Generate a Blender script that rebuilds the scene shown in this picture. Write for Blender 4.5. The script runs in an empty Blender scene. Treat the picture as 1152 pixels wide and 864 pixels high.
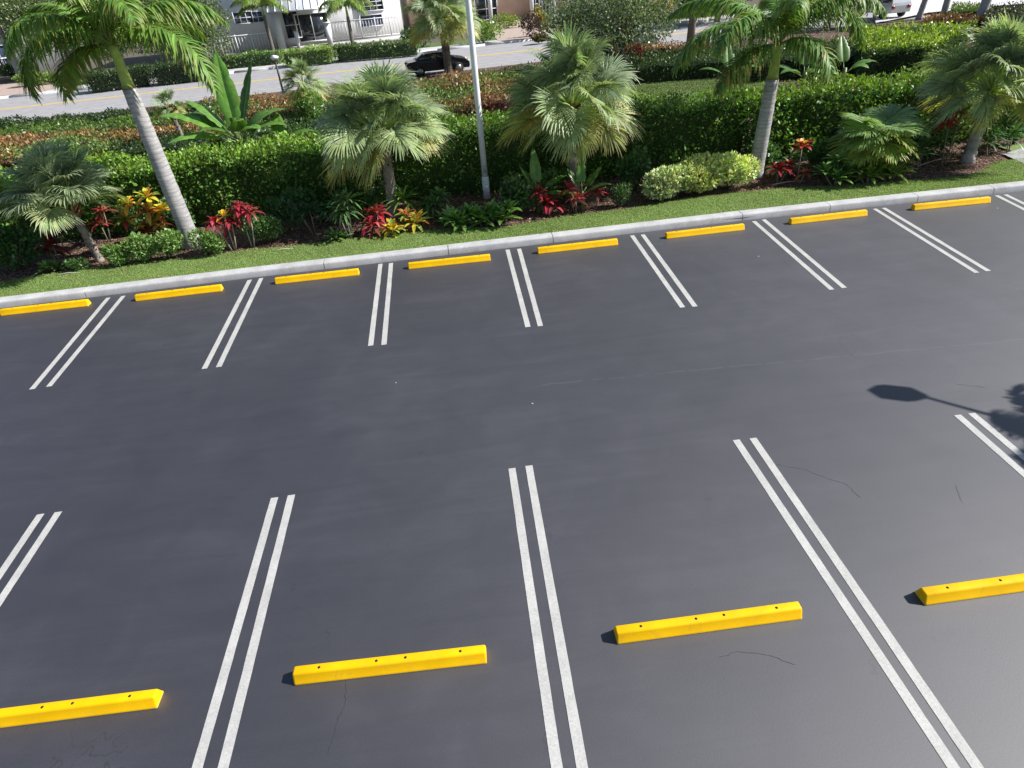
import bpy, math, random
import numpy as np
from mathutils import Vector, Matrix

RNG = np.random.default_rng(7)
random.seed(7)
PI = math.pi
scene = bpy.context.scene
COL = scene.collection

# ------------------------------------------------------------------ camera model
FPX, PITCH, ROLL, YAW, CAMH = 700.0, 0.59747, -0.08847, 0.06334, 5.787
cy, sy = math.cos(YAW), math.sin(YAW)
FW = np.array([sy*math.cos(PITCH), cy*math.cos(PITCH), -math.sin(PITCH)])
R0 = np.array([cy, -sy, 0.0]); U0 = np.cross(R0, FW)
RT = math.cos(ROLL)*R0 + math.sin(ROLL)*U0
UP = -math.sin(ROLL)*R0 + math.cos(ROLL)*U0

def PX(u, v, z=0.0):
    """ground position (x, y) of a measured photo point lying at height z"""
    d = FW*FPX + RT*(u-576) - UP*(v-432)
    t = (z-CAMH)/d[2]
    return float(d[0]*t), float(d[1]*t)

def PLANE(u, v, d_off):
    """point on a vertical plane parallel to the street, d_off beyond its centre line"""
    dd = FW*FPX + RT*(u-576) - UP*(v-432); o = np.array([0, 0, CAMH])
    n = np.array([-.122, 1, 0]); t = (51.8 + d_off*1.0074 - n@o)/(n@dd)
    return o + dd*t

def YROW(u, v, y):
    dd = FW*FPX + RT*(u-576) - UP*(v-432); t = y/dd[1]
    return float(dd[0]*t), float(CAMH+dd[2]*t)

# ------------------------------------------------------------------ tagging
def tag(o, label=None, cat=None, group=None, kind=None):
    if label: o['label'] = label
    if cat: o['category'] = cat
    if group: o['group'] = group
    if kind: o['kind'] = kind
    return o

def empty(name, loc, rz=0.0, s=1.0):
    o = bpy.data.objects.new(name, None); COL.objects.link(o)
    o.location = loc; o.rotation_euler = (0, 0, rz); o.scale = (s, s, s)
    o.empty_display_size = .2
    return o

def thing(name, loc, label, cat, group=None, rz=0.0, s=1.0):
    return tag(empty(name, loc, rz, s), label, cat, group)

def link(name, me, parent=None, mat=None):
    o = bpy.data.objects.new(name, me); COL.objects.link(o)
    if parent: o.parent = parent
    if mat and not me.materials: me.materials.append(mat)
    return o

def copy_tree(o, parent=None):
    c = o.copy(); COL.objects.link(c)
    if parent: c.parent = parent
    for ch in list(o.children): copy_tree(ch, c)
    return c

# ------------------------------------------------------------------ mesh builder
class MB:
    def __init__(s): s.v = []; s.q = []; s.t = []; s.c = []; s.n = 0
    def add(s, v, quads=None, tris=None, col=(1, 1, 1)):
        v = np.asarray(v, float).reshape(-1, 3); k = len(v)
        if quads is not None and len(quads): s.q.append(np.asarray(quads, int).reshape(-1, 4)+s.n)
        if tris is not None and len(tris): s.t.append(np.asarray(tris, int).reshape(-1, 3)+s.n)
        c = np.asarray(col, float)
        if c.ndim == 1: c = np.tile(c, (k, 1))
        s.v.append(v); s.c.append(c); s.n += k
        return s
    def box(s, x0, x1, y0, y1, z0, z1, M=None, col=(1, 1, 1), tx=0, ty=0):
        v = np.array([[x0, y0, z0], [x1, y0, z0], [x1, y1, z0], [x0, y1, z0],
                      [x0+tx, y0+ty, z1], [x1-tx, y0+ty, z1], [x1-tx, y1-ty, z1], [x0+tx, y1-ty, z1]], float)
        if M is not None: v = v@np.array(M)[:3, :3].T + np.array(M)[:3, 3]
        return s.add(v, [[3, 2, 1, 0], [4, 5, 6, 7], [0, 1, 5, 4], [1, 2, 6, 5], [2, 3, 7, 6], [3, 0, 4, 7]], col=col)
    def tube(s, pts, rad, n=10, cap=True, col=(1, 1, 1), wob=0.0, rng=RNG):
        pts = np.asarray(pts, float); K = len(pts)
        rad = np.ones(K)*rad if np.isscalar(rad) else np.asarray(rad, float)
        tg = np.gradient(pts, axis=0); tg /= np.linalg.norm(tg, axis=1)[:, None]+1e-9
        ref = np.array([1, 0, 0.]) if abs(tg[0][0]) < .8 else np.array([0, 1, 0.])
        a = np.linspace(0, 2*PI, n, endpoint=False); V = []
        for i in range(K):
            e1 = np.cross(tg[i], ref); e1 /= np.linalg.norm(e1); e2 = np.cross(tg[i], e1)
            rr = rad[i]*(1+wob*rng.standard_normal(n)) if wob else rad[i]*np.ones(n)
            V.append(pts[i]+e1*(np.cos(a)*rr)[:, None]+e2*(np.sin(a)*rr)[:, None])
        V = np.concatenate(V); Q = []
        for i in range(K-1):
            for j in range(n):
                Q.append([i*n+j, i*n+(j+1) % n, (i+1)*n+(j+1) % n, (i+1)*n+j])
        T = []
        if cap:
            V = np.vstack([V, pts[0], pts[-1]])
            for j in range(n):
                T.append([K*n, (j+1) % n, j]); T.append([K*n+1, (K-1)*n+j, (K-1)*n+(j+1) % n])
        c = np.asarray(col, float)
        if c.ndim == 2:
            c = np.repeat(c, n, axis=0)
            if cap: c = np.vstack([c, c[0], c[-1]])
        return s.add(V, Q, T, c)
    def leaves(s, c, nrm, L, W, col, up=.35, rnd=.8, fold=.25, rng=RNG):
        """many small rhombic leaves"""
        N = len(c); c = np.asarray(c, float)
        d = np.asarray(nrm, float)+rng.standard_normal((N, 3))*rnd; d[:, 2] += up
        d /= np.linalg.norm(d, axis=1)[:, None]+1e-9
        sd = np.cross(d, rng.standard_normal((N, 3))); sd /= np.linalg.norm(sd, axis=1)[:, None]+1e-9
        n2 = np.cross(sd, d)
        L = (np.ones(N)*L*rng.uniform(.7, 1.25, N))[:, None]; W = L*(W)
        b = c-d*L*.5
        v = np.stack([b, b+d*L*.45+sd*W*.5+n2*W*fold, b+d*L, b+d*L*.45-sd*W*.5+n2*W*fold], 1).reshape(-1, 3)
        q = np.arange(4*N).reshape(-1, 4)
        return s.add(v, q, col=np.repeat(np.asarray(col), 4, axis=0))
    def blades(s, base, d, side, L, W, droop, col, K=5, fold=.15, peak=.4, tip=.05, tipcol=None, w0=.4, curl=0.0):
        """ribbon leaves: base point, direction, side vector, length, width, droop"""
        base = np.asarray(base, float).reshape(-1, 3); N = len(base)
        d = np.broadcast_to(np.asarray(d, float), (N, 3)); side = np.broadcast_to(np.asarray(side, float), (N, 3))
        d = d/(np.linalg.norm(d, axis=1)[:, None]+1e-9)
        side = side-d*np.sum(side*d, 1)[:, None]; side = side/(np.linalg.norm(side, axis=1)[:, None]+1e-9)
        nn = np.cross(side, d); nn *= np.where(nn[:, 2:3] < 0, -1, 1)
        L = (np.ones(N)*L)[:, None, None]; W = (np.ones(N)*W)[:, None, None]; dr = (np.ones(N)*droop)[:, None, None]
        t = np.linspace(0, 1, K+1)[None, :, None]
        # gravity droop: bend the curve and keep its length roughly
        cen = base[:, None, :]+d[:, None, :]*L*(t-.28*dr*t**2*0.9)+np.array([0, 0, -1.])*L*dr*t**2*(.62)
        tt = t[0, :, 0]
        prof = np.where(tt < peak, w0+(1-w0)*np.sin(tt/peak*PI/2), tip+(1-tip)*np.cos((tt-peak)/(1-peak)*PI/2)**.8)
        prof = prof[None, :, None]
        l = cen+side[:, None, :]*W*.5*prof+nn[:, None, :]*W*fold*prof
        r = cen-side[:, None, :]*W*.5*prof+nn[:, None, :]*W*fold*prof
        if fold > 0:
            V = np.stack([l, cen, r], 2).reshape(-1, 3); m = 3
        else:
            V = np.stack([l, r], 2).reshape(-1, 3); m = 2
        i = np.arange(N)[:, None, None]*(K+1)*m + np.arange(K)[None, :, None]*m
        Q = []
        for a in range(m-1):
            Q.append(np.concatenate([i+a, i+a+1, i+a+1+m, i+a+m], 2).reshape(-1, 4))
        col = np.asarray(col, float)
        if col.ndim == 1: col = np.tile(col, (N, 1))
        cc = np.repeat(col[:, None, :], K+1, axis=1)
        if tipcol is not None:
            tc = np.asarray(tipcol, float)
            if tc.ndim == 1: tc = np.tile(tc, (N, 1))
            w = np.clip((tt-.55)/.45, 0, 1)[None, :, None]**1.5
            cc = cc*(1-w)+tc[:, None, :]*w
        cc = np.repeat(cc, m, axis=1).reshape(-1, 3)
        return s.add(V, np.concatenate(Q), col=cc)
    def mesh(s, name, mat, smooth=False):
        me = bpy.data.meshes.new(name)
        V = np.concatenate(s.v); C = np.concatenate(s.c)
        Q = np.concatenate(s.q) if s.q else np.zeros((0, 4), int); T = np.concatenate(s.t) if s.t else np.zeros((0, 3), int)
        me.vertices.add(len(V)); me.vertices.foreach_set('co', V.astype(np.float32).ravel())
        li = np.concatenate([Q.ravel(), T.ravel()]).astype(np.int32)
        me.loops.add(len(li)); me.loops.foreach_set('vertex_index', li)
        st = np.concatenate([np.arange(len(Q))*4, len(Q)*4+np.arange(len(T))*3]).astype(np.int32)
        me.polygons.add(len(st)); me.polygons.foreach_set('loop_start', st)
        if smooth: me.polygons.foreach_set('use_smooth', np.ones(len(st), bool))
        me.update(calc_edges=True)
        a = me.color_attributes.new('col', 'FLOAT_COLOR', 'POINT')
        a.data.foreach_set('color', np.hstack([C, np.ones((len(C), 1))]).astype(np.float32).ravel())
        me.materials.append(mat)
        return me
    def build(s, name, mat, parent=None, smooth=False):
        return link(name, s.mesh(name, mat, smooth), parent)

# ------------------------------------------------------------------ materials
MATS = {}
def newmat(name):
    m = bpy.data.materials.new(name); m.use_nodes = True
    nt = m.node_tree; b = nt.nodes['Principled BSDF']; MATS[name] = m
    return m, nt, b
def N(nt, t, **k):
    n = nt.nodes.new(t)
    for a, b in k.items():
        if a.startswith('i_'):
            n.inputs[a[2:].replace('_', ' ')].default_value = b
        else: setattr(n, a, b)
    return n
def ramp(nt, src, stops):
    r = nt.nodes.new('ShaderNodeValToRGB'); e = r.color_ramp.elements
    while len(e) < len(stops): e.new(.5)
    for i, (p, c) in enumerate(stops):
        e[i].position = p; e[i].color = (c[0], c[1], c[2], 1) if not np.isscalar(c) else (c, c, c, 1)
    nt.links.new(src, r.inputs[0]); return r.outputs[0]
def noise(nt, scale, detail=4, rough=.55, coord='Object', dist=0.0, vec=None):
    n = nt.nodes.new('ShaderNodeTexNoise'); n.inputs['Scale'].default_value = scale
    n.inputs['Detail'].default_value = detail; n.inputs['Roughness'].default_value = rough; n.inputs['Distortion'].default_value = dist
    if vec is None:
        tc = nt.nodes.new('ShaderNodeTexCoord'); vec = tc.outputs[coord]
    nt.links.new(vec, n.inputs['Vector']); return n.outputs['Fac']
def math_(nt, op, a, b=None, c=None, clamp=False):
    n = nt.nodes.new('ShaderNodeMath'); n.operation = op; n.use_clamp = clamp
    for i, x in enumerate((a, b, c)):
        if x is None: continue
        if isinstance(x, (int, float)): n.inputs[i].default_value = x
        else: nt.links.new(x, n.inputs[i])
    return n.outputs[0]
def mixc(nt, f, a, b, mode='MIX'):
    n = nt.nodes.new('ShaderNodeMix'); n.data_type = 'RGBA'; n.blend_type = mode
    for i, x in ((0, f), (6, a), (7, b)):
        if isinstance(x, (int, float)): n.inputs[i].default_value = x
        elif isinstance(x, tuple): n.inputs[i].default_value = (*x, 1)
        else: nt.links.new(x, n.inputs[i])
    return n.outputs[2]
def bump(nt, b, h, strength=.3, dist=.02):
    n = nt.nodes.new('ShaderNodeBump'); n.inputs['Strength'].default_value = strength; n.inputs['Distance'].default_value = dist
    nt.links.new(h, n.inputs['Height']); nt.links.new(n.outputs[0], b.inputs['Normal'])

def simple(name, col, rough=.6, metal=0.0, var=.15, scale=6, spec=.5, bstr=0.0, bscale=60):
    m, nt, b = newmat(name)
    f = noise(nt, scale, 5)
    c2 = tuple(max(0, x*(1-var)) for x in col); c1 = tuple(min(1, x*(1+var)) for x in col)
    nt.links.new(ramp(nt, f, [(.3, c2), (.7, c1)]), b.inputs['Base Color'])
    b.inputs['Roughness'].default_value = rough; b.inputs['Metallic'].default_value = metal
    b.inputs['Specular IOR Level'].default_value = spec
    if bstr: bump(nt, b, noise(nt, bscale, 4), bstr)
    return m

def foliage(name, rough=.45, trans=.25, spec=.4):
    m, nt, b = newmat(name)
    at = N(nt, 'ShaderNodeVertexColor', layer_name='col')
    f = noise(nt, 9, 3)
    c = mixc(nt, 1.0, at.outputs[0], ramp(nt, f, [(.25, .78), (.75, 1.2)]), 'MULTIPLY')
    nt.links.new(c, b.inputs['Base Color']); b.inputs['Roughness'].default_value = rough
    b.inputs['Specular IOR Level'].default_value = spec
    tr = N(nt, 'ShaderNodeBsdfTranslucent'); tc = mixc(nt, 1.0, c, (1.25, 1.3, .55), 'MULTIPLY'); nt.links.new(tc, tr.inputs[0])
    mx = N(nt, 'ShaderNodeMixShader'); mx.inputs[0].default_value = trans
    nt.links.new(b.outputs[0], mx.inputs[1]); nt.links.new(tr.outputs[0], mx.inputs[2])
    nt.links.new(mx.outputs[0], nt.nodes['Material Output'].inputs[0])
    return m
LEAF = foliage('leaf_foliage', .42, .28, .5)
FROND = foliage('palm_frond_foliage', .48, .32, .4)
GRASSM = foliage('grass_blades', .6, .3, .25)
BARKC = foliage('bark_tinted', .85, 0.0, .2)

def asphalt():
    m, nt, b = newmat('sealed_asphalt')
    tc = N(nt, 'ShaderNodeTexCoord'); co = tc.outputs['Object']
    big = noise(nt, .22, 3, .5, vec=co, dist=.6); mid = noise(nt, 1.1, 5, .6, vec=co, dist=.8); fine = noise(nt, 160, 2, .7, vec=co)
    mp = N(nt, 'ShaderNodeMapping'); mp.inputs['Scale'].default_value = (.25, 2.2, 1); mp.inputs['Rotation'].default_value = (0, 0, .1)
    nt.links.new(co, mp.inputs[0]); sweep = noise(nt, 1.3, 4, .6, vec=mp.outputs[0], dist=1.0)
    v = math_(nt, 'ADD', math_(nt, 'MULTIPLY', big, .45), math_(nt, 'MULTIPLY', mid, .3)); v = math_(nt, 'ADD', v, math_(nt, 'MULTIPLY', sweep, .25))
    base = ramp(nt, v, [(.34, (.0110, .0104, .0165)), (.5, (.0170, .0162, .0240)), (.68, (.031, .0300, .0405))])
    base = mixc(nt, 1.0, base, ramp(nt, fine, [(.3, .86), (.7, 1.14)]), 'MULTIPLY')
    agg = noise(nt, 75, 3, .85, vec=co); base = mixc(nt, 1.0, base, ramp(nt, agg, [(.33, .62), (.72, 1.7)]), 'MULTIPLY')
    # drips and tyre-ground spots
    vo = N(nt, 'ShaderNodeTexVoronoi', i_Scale=.9); nt.links.new(co, vo.inputs['Vector'])
    spot = math_(nt, 'LESS_THAN', math_(nt, 'ADD', vo.outputs['Distance'], math_(nt, 'MULTIPLY', noise(nt, 18, 3, vec=co), .12)), .085)
    s4 = N(nt, 'ShaderNodeSeparateXYZ'); nt.links.new(vo.outputs['Color'], s4.inputs[0])
    base = mixc(nt, math_(nt, 'MULTIPLY', math_(nt, 'MULTIPLY', spot, math_(nt, 'LESS_THAN', s4.outputs[0], .45)), .6), base, (.006, .006, .007))
    sb_ = ramp(nt, noise(nt, .8, 5, .65, vec=co, dist=2.0), [(.62, 0.0), (.74, .35)]); base = mixc(nt, sb_, base, (.010, .009, .012))
    vo2 = N(nt, 'ShaderNodeTexVoronoi', i_Scale=1.4); nt.links.new(co, vo2.inputs['Vector'])
    s3 = N(nt, 'ShaderNodeSeparateXYZ'); nt.links.new(vo2.outputs['Color'], s3.inputs[0])
    peb = math_(nt, 'MULTIPLY', math_(nt, 'LESS_THAN', vo2.outputs['Distance'], .024), math_(nt, 'LESS_THAN', s3.outputs[0], .22))
    base = mixc(nt, math_(nt, 'MULTIPLY', peb, .9), base, (.5, .49, .46))
    # dusty scuffs
    du = math_(nt, 'MULTIPLY', math_(nt, 'GREATER_THAN', noise(nt, 2.6, 8, .72, vec=co, dist=1.5), .68), .07)
    base = mixc(nt, du, base, (.13, .13, .145))
    # construction seam running along the aisle and a few hairline cracks
    sp = N(nt, 'ShaderNodeSeparateXYZ'); nt.links.new(co, sp.inputs[0])
    (x1, y1), (x2, y2) = PX(690, 425), PX(1150, 382)
    k = (y2-y1)/(x2-x1)
    ln = math_(nt, 'SUBTRACT', sp.outputs[1], math_(nt, 'ADD', math_(nt, 'MULTIPLY', sp.outputs[0], k), y1-k*x1))
    ln = math_(nt, 'ABSOLUTE', math_(nt, 'ADD', ln, math_(nt, 'MULTIPLY', math_(nt, 'SUBTRACT', noise(nt, 2.2, 6, vec=co), .5), .16)))
    seam = math_(nt, 'LESS_THAN', ln, .010)
    seam = math_(nt, 'MULTIPLY', seam, math_(nt, 'GREATER_THAN', sp.outputs[0], 1.0))
    seam = math_(nt, 'MULTIPLY', seam, math_(nt, 'GREATER_THAN', noise(nt, 5, 4, vec=co), .44))
    base = mixc(nt, math_(nt, 'MULTIPLY', seam, .16), base, (.16, .16, .175))
    nz = noise(nt, 1.3, 3, .5, vec=co); wv = math_(nt, 'ABSOLUTE', math_(nt, 'SUBTRACT', nz, .5))
    mask = math_(nt, 'GREATER_THAN', noise(nt, .55, 2, vec=co), .60)
    crack = math_(nt, 'MULTIPLY', math_(nt, 'LESS_THAN', wv, .0028), mask)
    base = mixc(nt, math_(nt, 'MULTIPLY', crack, .6), base, (.005, .005, .006))
    nt.links.new(base, b.inputs['Base Color'])
    nt.links.new(ramp(nt, v, [(.35, .59), (.65, .64)]), b.inputs['Roughness'])
    b.inputs['Specular IOR Level'].default_value = 1.0; b.inputs['IOR'].default_value = 1.66
    h = math_(nt, 'ADD', math_(nt, 'MULTIPLY', fine, .5), math_(nt, 'MULTIPLY', noise(nt, 45, 3, vec=co), .6))
    bump(nt, b, h, .2, .005)
    return m
ASPH = asphalt()

def paint(name, col, wear=.5, rough=.6):
    m, nt, b = newmat(name)
    tc = N(nt, 'ShaderNodeTexCoord'); co = tc.outputs['Object']
    f = noise(nt, 48, 5, .8, vec=co); g = noise(nt, 3, 4, vec=co)
    c = mixc(nt, 1.0, col, ramp(nt, g, [(.3, .84), (.7, 1.06)]), 'MULTIPLY')
    c = mixc(nt, 1.0, c, ramp(nt, f, [(.3, .74), (.62, 1.08)]), 'MULTIPLY')
    w2 = noise(nt, 4.5, 8, .8, vec=co, dist=1.0); c = mixc(nt, ramp(nt, w2, [(.54, 0.0), (.68, .32)]), c, (.2, .2, .21))
    w = math_(nt, 'GREATER_THAN', f, .5+.14/wear)
    c = mixc(nt, math_(nt, 'MULTIPLY', w, .55), c, (.16, .16, .17))
    nt.links.new(c, b.inputs['Base Color']); b.inputs['Roughness'].default_value = rough
    bump(nt, b, f, .25, .003)
    return m
WHITEP = paint('white_line_paint', (.50, .495, .47), .9)
YELLP = paint('road_yellow_paint', (.75, .55, .14), .9)
def stopmat():
    m, nt, b = newmat('yellow_stop_paint')
    tc = N(nt, 'ShaderNodeTexCoord'); co = tc.outputs['Object']
    g = noise(nt, 5, 5, .6, vec=co); f = noise(nt, 55, 4, .7, vec=co)
    c = ramp(nt, g, [(.3, (.80, .44, .0)), (.7, (.88, .51, .0))])
    sp = N(nt, 'ShaderNodeSeparateXYZ'); nt.links.new(co, sp.inputs[0])
    low = math_(nt, 'LESS_THAN', sp.outputs[2], .016)
    scr = math_(nt, 'MULTIPLY', low, math_(nt, 'GREATER_THAN', noise(nt, 9, 4, vec=co), .42))
    c = mixc(nt, math_(nt, 'MULTIPLY', scr, .5), c, (.5, .40, .2))
    chip = math_(nt, 'GREATER_THAN', f, .71)
    c = mixc(nt, math_(nt, 'MULTIPLY', chip, .45), c, (.35, .24, .06))
    oi = N(nt, 'ShaderNodeObjectInfo'); va = N(nt, 'ShaderNodeVectorMath', operation='ADD'); nt.links.new(co, va.inputs[0]); nt.links.new(oi.outputs['Location'], va.inputs[1])
    gr = noise(nt, 3.5, 7, .75, vec=va.outputs[0], dist=1.2); c = mixc(nt, ramp(nt, gr, [(.56, 0.0), (.75, .38)]), c, (.30, .19, .05))
    nt.links.new(ramp(nt, gr, [(.3, .5), (.7, .8)]), b.inputs['Roughness'])
    nt.links.new(c, b.inputs['Base Color']); b.inputs['Roughness'].default_value = .55
    b.inputs['Specular IOR Level'].default_value = .2
    bump(nt, b, f, .2, .003); return m
STOPM = stopmat()
def kerbmat():
    m, nt, b = newmat('kerb_concrete')
    f = noise(nt, 2.5, 6, .65); g = noise(nt, 60, 4, .7)
    c = ramp(nt, f, [(.3, (.40, .40, .41)), (.7, (.56, .56, .56))])
    c = mixc(nt, 1.0, c, ramp(nt, g, [(.3, .85), (.7, 1.1)]), 'MULTIPLY')
    st = noise(nt, 1.1, 7, .75, dist=1.0); c = mixc(nt, ramp(nt, st, [(.5, 0.0), (.72, .4)]), c, (.17, .16, .15))
    nt.links.new(c, b.inputs['Base Color']); b.inputs['Roughness'].default_value = .85; bump(nt, b, g, .4, .006); return m
KERBM = kerbmat()
def mulchmat():
    m, nt, b = newmat('mulch_soil')
    tc = N(nt, 'ShaderNodeTexCoord')
    v = N(nt, 'ShaderNodeTexVoronoi', i_Scale=22.0); nt.links.new(tc.outputs['Object'], v.inputs['Vector'])
    sp = N(nt, 'ShaderNodeSeparateXYZ'); nt.links.new(v.outputs['Color'], sp.inputs[0])
    c = ramp(nt, sp.outputs[0], [(.1, (.045, .026, .017)), (.55, (.11, .062, .042)), (.95, (.24, .16, .12))])
    nt.links.new(c, b.inputs['Base Color']); b.inputs['Roughness'].default_value = .9; bump(nt, b, v.outputs['Distance'], 1, .04); return m
MULCH = mulchmat()
def turfmat(name='turf', a=(.075, .115, .03), c_=(.15, .2, .055)):
    m, nt, b = newmat(name)
    f = noise(nt, 1.2, 5, .6); g = noise(nt, 50, 4, .8)
    c = ramp(nt, f, [(.3, a), (.7, c_)]); c = mixc(nt, 1.0, c, ramp(nt, g, [(.25, .5), (.75, 1.35)]), 'MULTIPLY')
    nt.links.new(c, b.inputs['Base Color']); b.inputs['Roughness'].default_value = .9; bump(nt, b, g, 1, .03); return m
TURF = turfmat('turf', (.16, .24, .06), (.24, .34, .10))
FARGREEN = turfmat('far_turf', (.07, .12, .03), (.12, .18, .05))
ROADM = simple('old_road_asphalt', (.33, .325, .33), .85, var=.12, scale=1.5, bstr=.3)
WALKM = simple('sidewalk_concrete', (.5, .49, .48), .85, var=.1, scale=2, bstr=.2)
def pavermat(name, c1, c2, mortar, scale):
    m, nt, b = newmat(name)
    tc = N(nt, 'ShaderNodeTexCoord'); br = N(nt, 'ShaderNodeTexBrick')
    nt.links.new(tc.outputs['Object'], br.inputs['Vector'])
    br.inputs['Color1'].default_value = (*c1, 1); br.inputs['Color2'].default_value = (*c2, 1); br.inputs['Mortar'].default_value = (*mortar, 1)
    br.inputs['Scale'].default_value = scale; br.inputs['Mortar Size'].default_value = .02
    nt.links.new(br.outputs[0], b.inputs['Base Color']); b.inputs['Roughness'].default_value = .85; return m
BRICKM = pavermat('brick_pavers', (.42, .31, .26), (.5, .39, .33), (.3, .26, .23), 2.2)
GREYPAV = pavermat('grey_pavers', (.34, .34, .35), (.42, .41, .41), (.2, .2, .2), 2.4)
TRUNKGREY = None
def royaltrunk():
    m, nt, b = newmat('royal_palm_bark')
    tc = N(nt, 'ShaderNodeTexCoord'); co = tc.outputs['Object']
    mp = N(nt, 'ShaderNodeMapping'); mp.inputs['Scale'].default_value = (1.2, 1.2, 9); nt.links.new(co, mp.inputs[0])
    f = noise(nt, 1.6, 6, .65, vec=mp.outputs[0], dist=.8); g = noise(nt, 9, 5, .7, vec=co)
    wv = N(nt, 'ShaderNodeTexWave', i_Scale=3.0, i_Distortion=5.0, i_Detail=3.0); wv.bands_direction = 'Z'; nt.links.new(co, wv.inputs['Vector'])
    c = ramp(nt, f, [(.3, (.27, .26, .26)), (.5, (.38, .37, .365)), (.72, (.48, .47, .46))])
    c = mixc(nt, 1.0, c, ramp(nt, wv.outputs['Fac'], [(.02, .78), (.3, 1.0)]), 'MULTIPLY')
    c = mixc(nt, math_(nt, 'MULTIPLY', math_(nt, 'GREATER_THAN', g, .62), .35), c, (.18, .15, .1))
    at = N(nt, 'ShaderNodeVertexColor', layer_name='col'); c = mixc(nt, 1.0, c, at.outputs[0], 'MULTIPLY')
    nt.links.new(c, b.inputs['Base Color']); b.inputs['Roughness'].default_value = .85
    bump(nt, b, f, .5, .03); return m
ROYAL = royaltrunk()
WHITEMET = simple('painted_pole', (.82, .83, .85), .4, 0, .08, 3, .5)
DARKMET = simple('dark_metal', (.03, .03, .032), .45, .3, .1)
STUCCO = simple('white_stucco', (.8, .79, .78), .9, 0, .06, 1.5, .3, .2, 30)
STUCCO2 = simple('peach_stucco', (.56, .42, .33), .9, 0, .08, 1.2, .3)
BEIGE = simple('beige_stucco', (.52, .47, .41), .9, 0, .06, 2, .3)
TRIM = simple('white_trim', (.74, .75, .77), .5, 0, .05, 3)
ROOFM = simple('white_metal_roof', (.62, .64, .68), .35, .2, .06, 3)
TILE = simple('roof_tile', (.4, .36, .33), .8, 0, .2, 4)
GLASS = simple('dark_glass', (.02, .025, .032), .08, 0, .3, .8, .9)
BLUEGLASS = simple('blue_glass', (.06, .08, .13), .1, 0, .3, .8, .9)
def carpaint(n, c): return simple(n, c, .25, .35, .04, 2, .7)
CARBLACK = carpaint('black_car_paint', (.012, .012, .016)); CARGREY = carpaint('grey_car_paint', (.16, .2, .25)); CARWHITE = carpaint('white_car_paint', (.62, .63, .65))
RUBBER = simple('rubber', (.015, .015, .015), .85); RIMM = simple('wheel_rim', (.35, .35, .36), .3, .8)
LIGHTM = simple('lamp_lens', (.75, .75, .72), .2, 0, .05); REDM = simple('tail_lens', (.3, .01, .01), .25, 0, .1)
HOLE = simple('rusty_steel_pin', (.035, .026, .02), .8, .3, .3, 40)

# ------------------------------------------------------------------ helpers for sheets
def sheet(name, pts, z, mat, kind='structure', sub=None):
    pts = [(p[0], p[1]) for p in pts]; me = bpy.data.meshes.new(name)
    me.from_pydata([(x, y, z) for x, y in pts], [], [list(range(len(pts)))]); me.update()
    if me.polygons[0].normal.z < 0: me.flip_normals()
    me.materials.append(mat); o = link(name, me); tag(o, kind=kind); return o

def strip_mesh(a, b, z, w, mat, name, parent=None, z1=None, seg=1):
    a = np.array(a); b = np.array(b); d = (b-a)/np.linalg.norm(b-a); n = np.array([-d[1], d[0]])*w/2
    mb = MB(); v = [(*(a+n), z), (*(a-n), z), (*(b-n), z), (*(b+n), z)]
    v = np.array(v); m = v.mean(0)
    return mb.add(v, [[0, 1, 2, 3]])

# ------------------------------------------------------------------ ground
sheet('ground', [(-400, -150), (400, -150), (400, 600), (-400, 600)], -.06, FARGREEN)
KY = [(-60, 13.6), (-25, 13.95), (-11, 14.16), (-7.7, 14.23), (-4.7, 14.3), (.85, 14.33), (7.3, 14.4), (14.3, 14.26), (25, 14.0), (60, 13.2)]
kx = np.array([k[0] for k in KY]); ky = np.array([k[1] for k in KY])
KF = lambda x: float(np.interp(x, kx, ky))
sheet('parking_lot', [(-60, -30), (60, -30)]+[(x, y+.2) for x, y in reversed(KY)], 0, ASPH)

# kerb: cast blocks with open joints
joints = [-60+2.9*i for i in range(17)]+[-11.4, PX(108, 325)[0], PX(350/3.84+280, 286)[0], PX(622, 272)[0], PX(505, 287)[0], PX(929, 232)[0]*.0+7.0, PX(929, 235)[0], PX(1027, 225)[0], PX(1109, 215)[0]]+[18+2.9*i for i in range(15)]
joints = sorted(joints); js = [joints[0]]
for j in joints[1:]:
    if j-js[-1] > 1.2: js.append(j)
mb = MB()
for x0, x1 in zip(js[:-1], js[1:]):
    n = max(1, int((x1-x0)/1.5)); xs = np.linspace(x0+.008, x1-.008, n+1)
    prof = [(0, -.05), (.012, .12), (.03, .145), (.06, .155), (.28, .16), (.30, .15), (.30, -.05)]
    P = []
    for x in xs: P += [(x, KF(x)+a, z) for a, z in prof]
    m = len(prof); Q = [[i*m+j, (i+1)*m+j, (i+1)*m+j+1, i*m+j+1] for i in range(n) for j in range(m-1)]
    mb.add(P, Q); k = n*m
    mb.add(P[:m], [[0, 1, 5, 6], [1, 2, 4, 5]], [[2, 3, 4]]); mb.add(P[k:], [[6, 5, 1, 0], [5, 4, 2, 1]], [[4, 3, 2]])
tag(mb.build('kerb', KERBM), kind='structure')
# mortar bed below the joints
mb = MB(); xs = np.linspace(-60, 60, 81); P = []
for x in xs: P += [(x, KF(x)+.02, .10), (x, KF(x)+.28, .10)]
mb.add(P, [[2*i, 2*i+2, 2*i+3, 2*i+1] for i in range(80)]); P2 = []
for x in xs: P2 += [(x, KF(x)+.02, -.05), (x, KF(x)+.02, .10)]
mb.add(P2, [[2*i, 2*i+2, 2*i+3, 2*i+1] for i in range(80)])
tag(mb.build('kerb_footing', simple('joint_mortar', (.12, .12, .12), .9)), kind='structure')

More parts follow.
